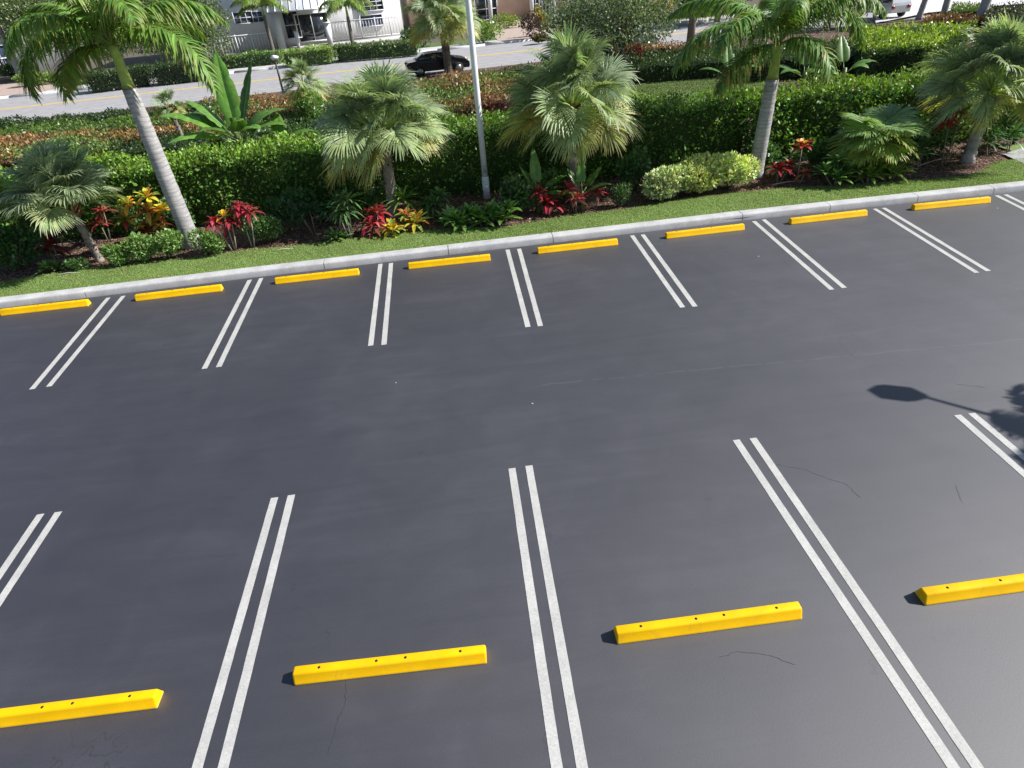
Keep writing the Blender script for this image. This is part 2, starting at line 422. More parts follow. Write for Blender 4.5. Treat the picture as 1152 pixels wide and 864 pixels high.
# lawn strip / mulch bed boundary
EDGE = [PX(u, v, .12) for u, v in [(-80, 334), (0, 318), (60, 308), (100, 303), (140, 297), (215, 291), (280, 281), (330, 277), (390, 269), (440, 264), (510, 257), (560, 257), (590, 252), (640, 243), (700, 236), (770, 224), (850, 215), (900, 211), (950, 209), (1030, 203), (1085, 199), (1108, 192), (1120, 182)]]
ex = np.array([e[0] for e in EDGE]); ey = np.array([e[1] for e in EDGE]); ey[0] = 15.6
EF = lambda x: float(np.interp(x, ex, ey))
back = 47.0
sheet('planting_bed', [(-60, 14.4), (60, 14.4), (60, 44.6+.122*60), (-60, 44.6-.122*60)], .08, MULCH)
LX = sorted(set(list(np.linspace(-40, 16.2, 60))))
lawn_pts = [(x, KF(x)+.29) for x in LX]+[(x, EF(x)) for x in reversed(LX)]
mb = MB()
P = []
for x in LX: P += [(x, KF(x)+.295, .125), (x, EF(x), .125), (x, EF(x)+.03, .07)]
mb.add(P, [[3*i+a, 3*i+3+a, 3*i+4+a, 3*i+1+a] for i in range(len(LX)-1) for a in (0, 1)])
tag(mb.build('lawn', TURF), kind='structure')
(px1, py1), (px2, py2) = PX(1118, 176, .1), PX(1152, 197, .1)
# turf running to the right past the bed, and a grey paver path
mb = MB(); P = []
LX2 = list(np.linspace(16.2, 45, 12))
for x in LX2: P += [(x, KF(x)+.295, .125), (x, 17.6, .125)]
mb.add(P, [[2*i, 2*i+2, 2*i+3, 2*i+1] for i in range(len(LX2)-1)]); tag(mb.build('lawn', TURF), kind='structure')
sheet('paver_path', [PX(1128, 173, .13), PX(1152, 184, .13), (24, 16.4), (24, 17.9), PX(1152, 166, .13)], .13, GREYPAV)

def scatter_blades(name, xy, z, h, w, cols, label, cat, mat=GRASSM):
    n = len(xy); a = RNG.uniform(0, 2*PI, n); lean = RNG.uniform(.1, .7, n)
    d = np.stack([np.cos(a)*lean, np.sin(a)*lean, np.ones(n)], 1); sd = np.stack([-np.sin(a), np.cos(a), np.zeros(n)], 1)
    base = np.column_stack([xy, np.full(n, z)])
    mb = MB().blades(base, d, sd, h*RNG.uniform(.6, 1.3, n), w, .5, cols, K=2, fold=0, w0=.8, peak=.1)
    return tag(mb.build(name, mat), label, cat, kind='stuff')
def colvar(base, n, v=.18, hue=.08, rng=RNG):
    base = np.asarray(base, float); k = rng.lognormal(0, v, (n, 1)); c = base*k*(1+rng.standard_normal((n, 3))*hue)
    return np.clip(c, .003, .95)
n = 95000
gx = RNG.uniform(-13, 17.5, n); t = RNG.uniform(0, 1, n)
e0 = np.interp(gx, kx, ky)+.30; e1 = np.where(gx > 16.2, 17.2, np.interp(gx, ex, ey)+.04)
gy = e0+(e1-e0)*t
keep = ~((gx > 15.9) & (gy > 16.9))
gx, gy = gx[keep], gy[keep]
patch = .5+.5*np.sin(gx*1.7+np.sin(gy*3))*np.sin(gy*2.1+gx*.6)
cc = colvar((.23, .35, .09), len(gx), .25)*(1+.25*(patch[:, None]-.5)); bare = np.sin(gx*2.9+1)*np.sin(gy*5.1+gx)+RNG.normal(0, .35, len(gx)); dry = (RNG.random(len(gx)) < .12) | ((bare > .95) & (RNG.random(len(gx)) < .6)); cc[dry] = colvar((.28, .25, .11), dry.sum())
scatter_blades('grass', np.column_stack([gx, gy]), .12, .05, .012, cc, 'mown green grass strip between the kerb and the mulch bed', 'grass')

# mulch chips
n = 26000
mx = RNG.uniform(-12, 18, n); my = np.interp(mx, ex, ey)+RNG.uniform(-.03, 1, n)**1.0*2.3
c = colvar((.17, .09, .06), n, .5); lt = RNG.random(n) < .18; c[lt] = colvar((.34, .24, .18), lt.sum(), .2)
mb = MB().leaves(np.column_stack([mx, my, np.full(n, .1)]), np.zeros((n, 3)), .085, .3, c, up=0, rnd=1, fold=.1)
V = mb.v[0]; V[:, 2] = .1+(V[:, 2]-.1)*.35
tag(mb.build('mulch_chips', BARKC), 'loose brown bark mulch scattered over the planting bed', 'mulch', kind='stuff')

# hairline cracks opened in the sealcoat, measured on the photo
def crack(pts, w, name='asphalt_crack'):
    rng = np.random.default_rng(len(pts)*7+int(pts[0][0])); P0 = np.array([PX(*p) for p in pts]); P = [P0[0]]
    for a, b in zip(P0[:-1], P0[1:]):
        n = max(3, int(np.linalg.norm(b-a)/.035))
        for i in range(1, n+1): P.append(a+(b-a)*i/n+rng.normal(0, .007, 2)*(i < n))
    P = np.array(P); T = np.gradient(P, axis=0); T /= np.linalg.norm(T, axis=1)[:, None]+1e-9; Nn = np.column_stack([-T[:, 1], T[:, 0]])
    ww = w*rng.uniform(.3, 1.3, len(P))[:, None]*.5; ww[0] = ww[-1] = .0004
    V = np.stack([np.column_stack([P+Nn*ww, np.full(len(P), .0015)]), np.column_stack([P-Nn*ww, np.full(len(P), .0015)])], 1).reshape(-1, 3)
    tag(MB().add(V, [[2*i+1, 2*i+3, 2*i+2, 2*i] for i in range(len(P)-1)]).build(name, CRACKM), kind='structure')
CRACKM = simple('crack_grey', (.032, .032, .036), .95, 0, .4, 30)  # plain dark grey for the crack ribbons
CR = [[(870, 522), (905, 528), (930, 538), (952, 545), (968, 560)], [(1074, 545), (1080, 560), (1084, 568)], [(390, 762), (388, 790), (380, 812), (368, 850)], [(1075, 432), (1110, 436)], [(808, 740), (830, 733), (868, 738), (895, 748)]]
for c_ in CR: crack(c_, .0045)

# ------------------------------------------------------------------ painted stall lines
def line_pair(ends, label, group, name='stall_line'):
    t = thing(name, (*np.mean([ends[0][0], ends[1][0]], 0), 0.0), label, 'parking line', group)
    ctr = np.array(t.location)
    for a, b in ends:
        a = np.array(a); b = np.array(b); d = (b-a)/np.linalg.norm(b-a); nn = np.array([-d[1], d[0]])*.05
        K = 24; P = []
        for i in range(K+1):
            p = a+(b-a)*i/K; j1, j2 = RNG.normal(0, .0018, 2)
            l = p+nn*(1+j1*10); r = p-nn*(1+j2*10)
            P += [(l[0]-ctr[0], l[1]-ctr[1], .004), (r[0]-ctr[0], r[1]-ctr[1], .004)]
        MB().add(P, [[2*i+1, 2*i+3, 2*i+2, 2*i] for i in range(K)]).build('stripe', WHITEP, t)
    return t
FAR = [[(122, 335), (36, 438), (139, 333), (55, 435)], [(281, 315), (230, 415), (294, 313), (246, 413)], [(428, 297), (417, 389), (440, 296), (432, 388)], [(571, 281), (594, 368), (584, 280), (608, 367)], [(711, 265), (768, 346), (723, 264), (782, 345)], [(848, 249), (936, 326), (859, 247), (950, 324)], [(984, 235), (1099, 307), (994, 234), (1112, 305)], [(1121, 220), (1260, 290), (1131, 219), (1272, 288)]]
fl = ['white double stall line at the left end of the kerb row, curling at its top', 'white double stall line on the lot, second from the left by the kerb', 'white double stall line, third from the left by the kerb',
      'white double stall line, fourth from the left by the kerb, below the light pole', 'white double stall line, fifth from the left, meeting the kerb below the pale variegated shrub',
      'white double stall line, sixth from the left, before the right thick palm trunk', 'white double stall line, seventh from the left by the kerb', 'white double stall line cut off by the right edge, by the kerb']
for q, l in zip(FAR, fl):
    e = [(PX(*q[0]), PX(*q[1])), (PX(*q[2]), PX(*q[3]))]
    line_pair(e, l, 'double stall lines along the kerb')
NEAR = [[(46, 578.5), (-30, 691), (66, 576), (-30, 722)], [(309, 560), (206, 920), (328, 557), (237, 920)], [(576, 527), (635, 920), (595, 524), (665, 920)], [(828, 495), (1110, 920), (847, 493), (1138, 920)], [(1077, 467), (1300, 664), (1093, 465), (1310, 648)]]
nl = ['white double stall line cut off by the left edge in the near row', 'long white double stall line in the near row, between the two leftmost yellow stops', 'long white double stall line in the near row, running almost straight down the middle',
      'long white double stall line slanting down right in the near row', 'white double stall line beside the palm shadow at the right edge, near row']
for q, l in zip(NEAR, nl):
    line_pair([(PX(*q[0]), PX(*q[1])), (PX(*q[2]), PX(*q[3]))], l, 'double stall lines of the near row')

# ------------------------------------------------------------------ wheel stops
def wheel_stop(L=1.92):
    t = empty('wheel_stop', (0, 0, 0)); mb = MB()
    prof = [(-.086, .0), (-.088, .020), (-.080, .027), (-.052, .110), (-.045, .122), (-.034, .128), (.034, .128), (.045, .122), (.052, .110), (.080, .027), (.088, .020), (.086, 0)]
    xs = [-L/2, -L/2+.006, -L/2+.02, -L/4, 0, L/4, L/2-.02, L/2-.006, L/2]
    sc = [(.93, .90), (.98, .97), (1, 1), (1, 1), (1, 1), (1, 1), (1, 1), (.98, .97), (.93, .90)]
    P = []; m = len(prof)
    for x, (a, h) in zip(xs, sc): P += [(x, y*a, z*h) for y, z in prof]
    Q = [[i*m+j, i*m+j+1, (i+1)*m+j+1, (i+1)*m+j] for i in range(len(xs)-1) for j in range(m-1)]
    mb.add(P, [[q[3], q[2], q[1], q[0]] for q in Q])
    for off, s in ((0, 1), ((len(xs)-1)*m, -1)):
        c = np.mean(P[off:off+m], axis=0); v = [c]+P[off:off+m]
        T = [[0, i+1, (i+1) % m+1] if s < 0 else [0, (i+1) % m+1, i+1] for i in range(m)]
        mb.add(v, tris=T)
    body = mb.build('body', STOPM, t)
    for x in (-.7, -.13, .16, .71):
        # a slightly recessed steel pin in a countersunk ring
        b2 = MB(); b2.tube([(x, .0, .1255), (x, 0, .1295)], [.0145, .0145], 12); b2.tube([(x, 0, .128), (x, 0, .1335)], [.008, .007], 10)
        b2.build('anchor_pin', HOLE, t)
    return t
STOPS = [(-9.53, 13.79, .0), (-6.54, 13.76, .012), (-3.41, 13.8, -.006), (-.335, 13.78, -.02), (2.72, 13.83, .0), (5.83, 13.86, .004), (8.91, 13.87, .002), (12.02, 13.84, -.03)]
sl = ['yellow wheel stop cut by the left edge, beside the kerb', 'yellow wheel stop by the kerb, between the two leftmost far line pairs', 'yellow wheel stop by the kerb, third from the left, before the round green shrubs',
      'yellow wheel stop by the kerb in front of the red and yellow crotons', 'yellow wheel stop by the kerb just right of the white light pole', 'yellow wheel stop by the kerb in front of the pale variegated shrub',
      'yellow wheel stop by the kerb in front of the low fan palm', 'yellow wheel stop by the kerb at the far right, near the leaning palm']
NST = [(-4.47, 3.765, -.022), (-1.225, 3.735, -.035), (2.02, 3.685, -.012), (5.22, 3.615, -.008)]
ns = ['large yellow wheel stop cut by the left edge, nearest row', 'large yellow wheel stop in the nearest row, between the second and third line pairs', 'large yellow wheel stop in the nearest row, left of the long slanting double line',
      'large yellow wheel stop cut by the right edge, nearest row']
proto = wheel_stop(); first = True
for (x, y, r), l, g in [(a, b, 'yellow wheel stops along the kerb') for a, b in zip(STOPS, sl)]+[(a, b, 'yellow wheel stops of the near row') for a, b in zip(NST, ns)]:
    o = proto if first else copy_tree(proto); first = False
    o.location = (x, y, .001); o.rotation_euler = (0, 0, r); tag(o, l, 'wheel stop', g)

n = 420; lx = RNG.uniform(-12, 15, n); ly = np.interp(lx, kx, ky)-np.abs(RNG.normal(0, .12, n))-.01
mb = MB().leaves(np.column_stack([lx, ly, np.full(n, .006)]), np.zeros((n, 3)), .035, .45, colvar((.2, .15, .08), n, .5), up=0, rnd=1, fold=.05)
V = mb.v[0]; V[:, 2] = .004+np.abs(V[:, 2]-.006)*.2
tag(mb.build('leaf_litter', BARKC), 'tiny dry leaf litter lying in the gutter along the kerb', 'leaf litter', kind='stuff')

# ------------------------------------------------------------------ hedges
def hedge(name, corners, h, leaf, dens, colt, cols, label, cat='hedge', z0=.08, group=None, lumps=.12, aspect=.55, seed=0, topvar=.1, mix=None):
    """corners FL, FR, BR, BL in world xy; leaves over every face of a lumpy clipped block"""
    rng = np.random.default_rng(seed+11); FL, FR, BR, BL = [np.array(c, float) for c in corners]
    mb = MB()
    def P(a, b):  # a along, b across (front->back)
        return (FL*(1-a)[:, None]+FR*a[:, None])*(1-b)[:, None]+(BL*(1-a)[:, None]+BR*a[:, None])*b[:, None]
    ph = rng.uniform(0, 6, 8)
    def wob(x, y, z): return lumps*(np.sin(x*2.1+ph[0]+z*1.7)*.5+np.sin(x*5.3+ph[1]+y*3)*.3+np.sin(z*4.1+x*1.3+ph[2])*.35+np.sin(y*4.7+ph[3]+x)*.3)
    Lf = np.linalg.norm(FR-FL); Db = np.linalg.norm(BL-FL)
    fr = (FR-FL)/Lf; out = np.array([fr[1], -fr[0], 0.]); r3 = np.array([fr[0], fr[1], 0.])
    faces = [('f', Lf*h, .85), ('b', Lf*h, .3), ('l', Db*h, .6), ('r', Db*h, .6), ('t', Lf*Db, 1.05)]
    for f, area, k in faces:
        m = int(area*dens*k)
        if m < 1: continue
        a = rng.random(m); b = rng.random(m); z = rng.random(m)**.85*h
        if f == 'f': b[:] = 0; nr = np.tile(out, (m, 1))
        if f == 'b': b[:] = 1; nr = np.tile(-out, (m, 1))
        if f == 'l': a[:] = 0; nr = np.tile(-r3, (m, 1))
        if f == 'r': a[:] = 1; nr = np.tile(r3, (m, 1))
        if f == 't': z[:] = h; nr = np.tile(np.array([0, 0, 1.]), (m, 1))
        p = P(a, b); c = np.column_stack([p, z])
        w = wob(c[:, 0], c[:, 1], c[:, 2])+rng.uniform(-.26, .06, m)*min(1, h)
        if f == 't': w += topvar*rng.standard_normal(m)*.35
        c = c+nr*w[:, None]
        # round the top edge
        if f != 't':
            k2 = np.clip((c[:, 2]-(h-.25))/.25, 0, 1); c -= nr*(k2**2*.12)[:, None]
        c[:, 2] += z0
        col = colvar(cols, m, .42, .1, rng); tp = np.clip((c[:, 2]-z0-(h-.22))/.22, 0, 1)[:, None]*rng.uniform(.3, 1, (m, 1))  # sunlit tops lighter, shaded faces darker, put into the leaf colour
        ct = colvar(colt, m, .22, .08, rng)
        if mix is not None:
            cl = np.sin(c[:, 0]*.9+ph[4])+np.sin(c[:, 1]*1.3+c[:, 0]*.37+ph[5])+rng.normal(0, .7, m)
            k3 = cl > mix[1]; ct[k3] = colvar(mix[0], k3.sum(), .25, .08, rng); col[k3] = colvar(np.array(mix[0])*.6, k3.sum(), .3, .08, rng)
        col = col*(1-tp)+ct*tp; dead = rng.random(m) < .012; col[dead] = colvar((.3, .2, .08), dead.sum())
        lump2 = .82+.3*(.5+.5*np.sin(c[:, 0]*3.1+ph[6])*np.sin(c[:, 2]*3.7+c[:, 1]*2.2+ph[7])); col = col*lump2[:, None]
        LFS = leaf*rng.uniform(.6, 1.25, m)
        mb.leaves(c, nr, LFS, aspect, col, up=.45, rnd=.95, rng=rng)
    # lumpy leafy core block, its colour darkened for the shade between leaves
    na, nb = max(4, int(Lf/.35)), max(3, int(Db/.35)); A, B = np.meshgrid(np.linspace(0, 1, na), np.linspace(0, 1, nb), indexing='ij')
    ins = min(.3, Db*.25)
    A2 = ins/Lf+A*(1-2*ins/Lf); B2 = ins/Db+B*(1-2*ins/Db); p = P(A2.ravel(), B2.ravel())
    top = np.column_stack([p, z0+h-.22+wob(p[:, 0], p[:, 1], h)+rng.uniform(-.05, .03, len(p))])
    idx = np.arange(na*nb).reshape(na, nb)
    Q = [[idx[i, j], idx[i+1, j], idx[i+1, j+1], idx[i, j+1]] for i in range(na-1) for j in range(nb-1)]
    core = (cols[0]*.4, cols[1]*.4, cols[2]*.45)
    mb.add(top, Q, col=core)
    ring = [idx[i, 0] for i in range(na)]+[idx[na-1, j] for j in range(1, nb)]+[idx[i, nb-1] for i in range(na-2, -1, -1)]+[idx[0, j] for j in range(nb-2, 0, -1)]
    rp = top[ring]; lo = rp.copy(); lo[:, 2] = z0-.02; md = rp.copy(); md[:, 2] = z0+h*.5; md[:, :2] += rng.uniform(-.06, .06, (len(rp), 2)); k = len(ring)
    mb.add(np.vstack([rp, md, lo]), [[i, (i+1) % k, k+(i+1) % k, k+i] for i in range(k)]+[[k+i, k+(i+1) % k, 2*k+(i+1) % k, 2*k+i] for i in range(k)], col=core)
    o = mb.build(name, LEAF); return tag(o, label, cat, group)

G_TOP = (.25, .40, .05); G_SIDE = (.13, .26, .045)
def rect(x0, x1, y0, y1, dy=0.0): return [(x0, y0), (x1, y0+dy), (x1, y1+dy), (x0, y1)]
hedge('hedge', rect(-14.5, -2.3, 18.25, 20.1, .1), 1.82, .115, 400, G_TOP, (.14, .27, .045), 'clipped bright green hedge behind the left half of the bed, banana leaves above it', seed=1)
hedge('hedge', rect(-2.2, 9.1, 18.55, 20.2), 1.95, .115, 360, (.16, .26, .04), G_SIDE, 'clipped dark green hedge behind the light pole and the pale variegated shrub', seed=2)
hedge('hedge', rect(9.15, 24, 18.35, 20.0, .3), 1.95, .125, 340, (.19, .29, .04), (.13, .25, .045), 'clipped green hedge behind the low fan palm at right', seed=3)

def hedge_px(pts, h, leaf, dens, colt, cols, label, z0=.08, seed=0, cat='hedge', name='hedge', **k):
    c = [PX(u, v, z0+h) for u, v in pts]
    return hedge(name, c, h, leaf, dens, colt, cols, label, cat=cat, z0=z0, seed=seed, **k)
OR_T = (.42, .25, .10); OR_S = (.16, .09, .045)
# beds between the near hedge and the street, left part
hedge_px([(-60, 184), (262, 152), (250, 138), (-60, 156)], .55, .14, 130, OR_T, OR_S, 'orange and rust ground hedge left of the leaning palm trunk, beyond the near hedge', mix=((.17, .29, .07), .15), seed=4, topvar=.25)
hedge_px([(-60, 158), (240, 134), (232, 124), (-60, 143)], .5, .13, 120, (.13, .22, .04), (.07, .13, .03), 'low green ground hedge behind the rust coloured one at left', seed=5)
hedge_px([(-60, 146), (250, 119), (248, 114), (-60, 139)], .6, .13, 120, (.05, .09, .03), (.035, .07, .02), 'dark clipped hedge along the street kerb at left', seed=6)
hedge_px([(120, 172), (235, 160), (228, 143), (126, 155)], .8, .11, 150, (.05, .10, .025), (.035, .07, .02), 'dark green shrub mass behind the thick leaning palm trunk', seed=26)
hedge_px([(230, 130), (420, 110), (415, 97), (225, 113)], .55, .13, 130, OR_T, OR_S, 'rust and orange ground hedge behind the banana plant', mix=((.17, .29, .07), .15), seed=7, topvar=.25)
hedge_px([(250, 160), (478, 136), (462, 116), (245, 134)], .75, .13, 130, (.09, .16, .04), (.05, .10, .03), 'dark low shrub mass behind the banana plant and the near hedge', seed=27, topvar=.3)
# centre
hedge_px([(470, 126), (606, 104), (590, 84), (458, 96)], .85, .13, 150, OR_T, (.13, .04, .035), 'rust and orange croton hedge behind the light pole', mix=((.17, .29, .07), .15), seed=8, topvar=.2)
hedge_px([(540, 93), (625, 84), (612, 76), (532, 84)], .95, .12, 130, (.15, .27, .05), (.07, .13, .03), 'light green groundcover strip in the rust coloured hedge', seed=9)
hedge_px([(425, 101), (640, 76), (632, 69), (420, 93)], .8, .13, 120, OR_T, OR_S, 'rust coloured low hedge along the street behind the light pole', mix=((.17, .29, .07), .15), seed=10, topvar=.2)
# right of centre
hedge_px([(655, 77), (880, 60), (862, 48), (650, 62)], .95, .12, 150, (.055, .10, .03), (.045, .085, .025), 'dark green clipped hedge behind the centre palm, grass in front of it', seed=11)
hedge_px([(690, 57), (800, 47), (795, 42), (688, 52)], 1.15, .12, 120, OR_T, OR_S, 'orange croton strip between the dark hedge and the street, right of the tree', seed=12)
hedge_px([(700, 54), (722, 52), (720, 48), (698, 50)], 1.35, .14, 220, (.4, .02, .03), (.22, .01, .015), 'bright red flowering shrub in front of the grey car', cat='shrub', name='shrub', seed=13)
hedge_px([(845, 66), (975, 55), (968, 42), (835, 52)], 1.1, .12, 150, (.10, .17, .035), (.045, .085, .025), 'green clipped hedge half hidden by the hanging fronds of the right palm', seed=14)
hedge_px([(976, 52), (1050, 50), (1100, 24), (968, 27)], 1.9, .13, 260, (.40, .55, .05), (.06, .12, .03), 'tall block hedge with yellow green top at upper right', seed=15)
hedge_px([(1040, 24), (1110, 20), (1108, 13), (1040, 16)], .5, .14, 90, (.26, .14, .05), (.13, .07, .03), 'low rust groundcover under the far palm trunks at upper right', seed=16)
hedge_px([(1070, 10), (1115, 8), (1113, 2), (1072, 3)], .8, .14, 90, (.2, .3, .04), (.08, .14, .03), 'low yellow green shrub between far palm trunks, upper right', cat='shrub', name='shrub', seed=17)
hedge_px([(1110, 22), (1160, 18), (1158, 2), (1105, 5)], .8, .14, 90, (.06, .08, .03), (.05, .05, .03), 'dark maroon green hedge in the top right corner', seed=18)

# lawns between the hedges and street side grass
def lawn_px(pts, z=.11, name='lawn'):
    return sheet(name, [PX(u, v, z) for u, v in pts], z, FARGREEN)
lawn_px([(400, 150), (600, 132), (640, 128), (640, 105), (560, 118), (400, 135)])
lawn_px([(640, 125), (850, 100), (880, 88), (860, 78), (640, 100)], .114)
def grass_patch(poly, n, z, label):
    P = np.array([PX(u, v, z) for u, v in poly]); lo, hi = P.min(0), P.max(0); q = RNG.uniform(lo, hi, (n*3, 2))
    ins = np.zeros(len(q), bool); j = len(P)-1
    for i in range(len(P)):
        c = ((P[i, 1] > q[:, 1]) != (P[j, 1] > q[:, 1])) & (q[:, 0] < (P[j, 0]-P[i, 0])*(q[:, 1]-P[i, 1])/(P[j, 1]-P[i, 1]+1e-9)+P[i, 0]); ins ^= c; j = i
    q = q[ins][:n]; scatter_blades('grass', q, z, .09, .03, colvar((.15, .2, .06), len(q), .25), label, 'grass')
grass_patch([(680, 115), (860, 96), (860, 82), (680, 100)], 9000, .11, 'patch of grass between the near hedge and the dark clipped hedge, right of centre')
grass_patch([(490, 140), (640, 125), (640, 112), (500, 128)], 6000, .11, 'narrow grass gap seen behind the white light pole')

# ------------------------------------------------------------------ street beyond
def sl_(x, d): return (x, 51.8+.122*x+d*1.0074)
def band(name, x0, x1, d0, d1, z, mat): return sheet(name, [sl_(x0, d0), sl_(x1, d0), sl_(x1, d1), sl_(x0, d1)], z, mat)
band('road', -140, 160, -7.2, 6.2, .0, ROADM)
band('road', -140, 160, -7.55, -7.2, .05, KERBM).name = 'street_kerb'
for d0, d1, m, nm in ((-.28, -.08, YELLP, 'road_marking'), (.08, .28, YELLP, 'road_marking'), (3.85, 4.1, WHITEP, 'road_marking'), (-4.95, -4.7, WHITEP, 'road_marking')):
    band(nm, -140, 160, d0, d1, .005, m)
band('road_median', -140, 160, -.08, .08, .0045, simple('faded_median', (.36, .31, .24), .9))
mb = MB()
for x0 in range(-140, 160, 4):
    a, b = sl_(x0+.02, 6.2), sl_(x0+3.98, 6.2); c, d = sl_(x0+3.98, 6.55), sl_(x0+.02, 6.55)
    v = [(*a, -.02), (*b, -.02), (*c, -.02), (*d, -.02), (*a, .13), (*b, .13), (*c, .13), (*d, .13)]
    mb.add(v, [[4, 5, 6, 7], [0, 1, 5, 4], [1, 2, 6, 5], [2, 3, 7, 6], [3, 0, 4, 7]])
tag(mb.build('street_kerb', simple('far_kerb', (.58, .58, .57), .85)), kind='structure')
band('sidewalk', -140, 160, 6.55, 8.4, .12, WALKM)
band('verge', -140, 160, 8.4, 12.2, .1, FARGREEN)
band('front_garden', -140, 160, 12.2, 60, .06, simple('garden_soil', (.10, .085, .06), .95, 0, .3, 2))
# driveways in brick
def drive(pts, z=.135): sheet('brick_driveway', [PX(u, v, z) for u, v in pts], z, BRICKM)
drive([(-60, 112), (-60, 92), (0, 95), (52, 91), (64, 99), (40, 104), (0, 108)])
drive([(560, 46), (610, 42), (650, 39), (640, 30), (600, 22), (560, 22), (552, 34)])
sheet('grass_island', [PX(u, v, .14) for u, v in [(62, 96), (60, 87), (80, 84), (128, 82), (130, 88), (75, 97)]], .15, FARGREEN)
# far hedges in front of the white house
def far_hedge(x0u, x1u, vtopL, vtopR, h, label, seed, colt=(.22, .36, .06), cols=(.10, .18, .05), depth=1.1):
    a = PX(x0u, vtopL, .1+h); b = PX(x1u, vtopR, .1+h)
    d = np.array(b)-np.array(a); d /= np.linalg.norm(d); n_ = np.array([-d[1], d[0]])*depth
    hedge('hedge', [a, b, tuple(np.array(b)+n_), tuple(np.array(a)+n_)], h, .16, 110, colt, cols, label, seed=seed, z0=.1)
far_hedge(240, 312, 64, 57, 1.0, 'clipped hedge before the white house, left of the entrance', 20)
far_hedge(313, 372, 57, 52, 1.15, 'pale green shrubs lining the front of the white house entrance', 21, (.34, .48, .08), (.2, .32, .07))
far_hedge(373, 470, 52, 44, 1.1, 'dark clipped hedge below the right railing of the white house', 22, (.09, .17, .03))
far_hedge(165, 240, 74, 66, 1.3, 'dark hedge across the street left of the white house', 23, (.05, .10, .03), (.035, .07, .02), 2)
far_hedge(90, 165, 84, 75, 1.2, 'dark shrubs across the street behind the left palm crown', 24, (.05, .10, .03), (.035, .07, .02), 2)

# ------------------------------------------------------------------ palms
DOWN = np.array([0, 0, -1.])
def unit(v): v = np.asarray(v, float); return v/np.linalg.norm(v)

def fan_frond(elev, seed, R=1.0, pet=.85, nseg=40, col=(.13, .2, .085), tip=(.26, .3, .12), old=0.0, spread=150, droop=.7, split=.5, costak=.17, rollk=1.0):
    """costapalmate fan leaf in the crown frame, leaving along +x at elevation elev"""
    rng = np.random.default_rng(seed); mb = MB(); e = math.radians(elev)
    # petiole, arching
    ts = np.linspace(0, 1, 7); P = []; a = e+.18; p = np.zeros(3)
    for i, t in enumerate(ts):
        P.append(p.copy()); a2 = e+.16-.40*t*(1 if elev > 0 else .6); p = p+np.array([math.cos(a2), 0, math.sin(a2)])*pet/6
    pc = np.array(col)*np.array([1.6, 1.6, .9])
    mb.tube(P, np.linspace(.024, .013, 7), 5, col=tuple(pc))
    h = np.array(P[-1]); aend = a2-(.17 if elev < 60 else .05)
    f = np.array([math.cos(aend), 0, math.sin(aend)]); s = np.array([0, 1., 0]); nrm = np.cross(f, s); nrm *= 1 if nrm[2] > 0 or abs(nrm[2]) < 1e-6 else -1
    rl = rng.uniform(-.75, .75)*rollk; s, nrm = s*math.cos(rl)+nrm*math.sin(rl), nrm*math.cos(rl)-s*math.sin(rl)
    costa = costak*R
    ang = np.radians(np.linspace(-spread, spread, nseg)); k = np.abs(ang)/math.radians(spread)
    # segment origins spread along the recurving costa
    o_t = np.clip(1-k*1.6, 0, 1)
    org = h+f*(o_t*costa)[:, None]+DOWN*(o_t**2*.12*R)[:, None]
    d = f*np.cos(ang)[:, None]+s*np.sin(ang)[:, None]
    # V fold of the blade: sides lifted
    d = d+nrm*(.22*np.sin(np.abs(ang))+rng.uniform(-.04, .04, nseg))[:, None]
    d = d/np.linalg.norm(d, axis=1)[:, None]
    side = np.cross(nrm, d)
    L = R*(1.0-.28*k**2)*rng.uniform(.9, 1.08, nseg)
    # inner united part, then free drooping tips
    c = colvar(col, nseg, .16, .05, rng)
    L1 = L*split; w = 2*math.radians(spread)/nseg*L1*1.12
    K = 4; t = np.linspace(0, 1, K+1)
    cen = org[:, None, :]+d[:, None, :]*(L1[:, None]*t)[:, :, None]+DOWN*(.10*L1[:, None]*t**2)[:, :, None]
    wp = (w[:, None]*(.1+.9*t))[:, :, None]*.5; rg = nrm*.016
    V = np.stack([cen+side[:, None, :]*wp, cen+nrm*(.012+.010*(np.arange(nseg) % 2))[:, None, None], cen-side[:, None, :]*wp], 2).reshape(-1, 3)
    i0 = np.arange(nseg)[:, None, None]*(K+1)*3+np.arange(K)[None, :, None]*3
    Q = np.concatenate([np.concatenate([i0+a, i0+a+1, i0+a+4, i0+a+3], 2).reshape(-1, 4) for a in (0, 1)])
    cc = np.repeat(c, (K+1)*3, axis=0); mb.add(V, Q, col=cc)
    # tips (two per segment, as the segment itself splits)
    end = cen[:, -1, :]; d2 = d+DOWN*.2
    tc = np.where(rng.random((nseg, 1)) < old, np.array([[.42, .26, .09]]), np.tile(np.array(tip), (nseg, 1)))
    for sg in (-1, 1):
        dd = d2+side*sg*rng.uniform(.03, .10, nseg)[:, None]+rng.standard_normal((nseg, 3))*.03
        mb.blades(end+side*(w*.22*sg)[:, None], dd, side, L*(1-split)*rng.uniform(.75, 1.15, nseg), w*.64, droop*rng.uniform(.5, 1.6, nseg), c*1.05, K=4, fold=0, w0=.95, peak=.05, tip=.06, tipcol=tc)
    return mb.mesh('fan_frond', FROND, False)

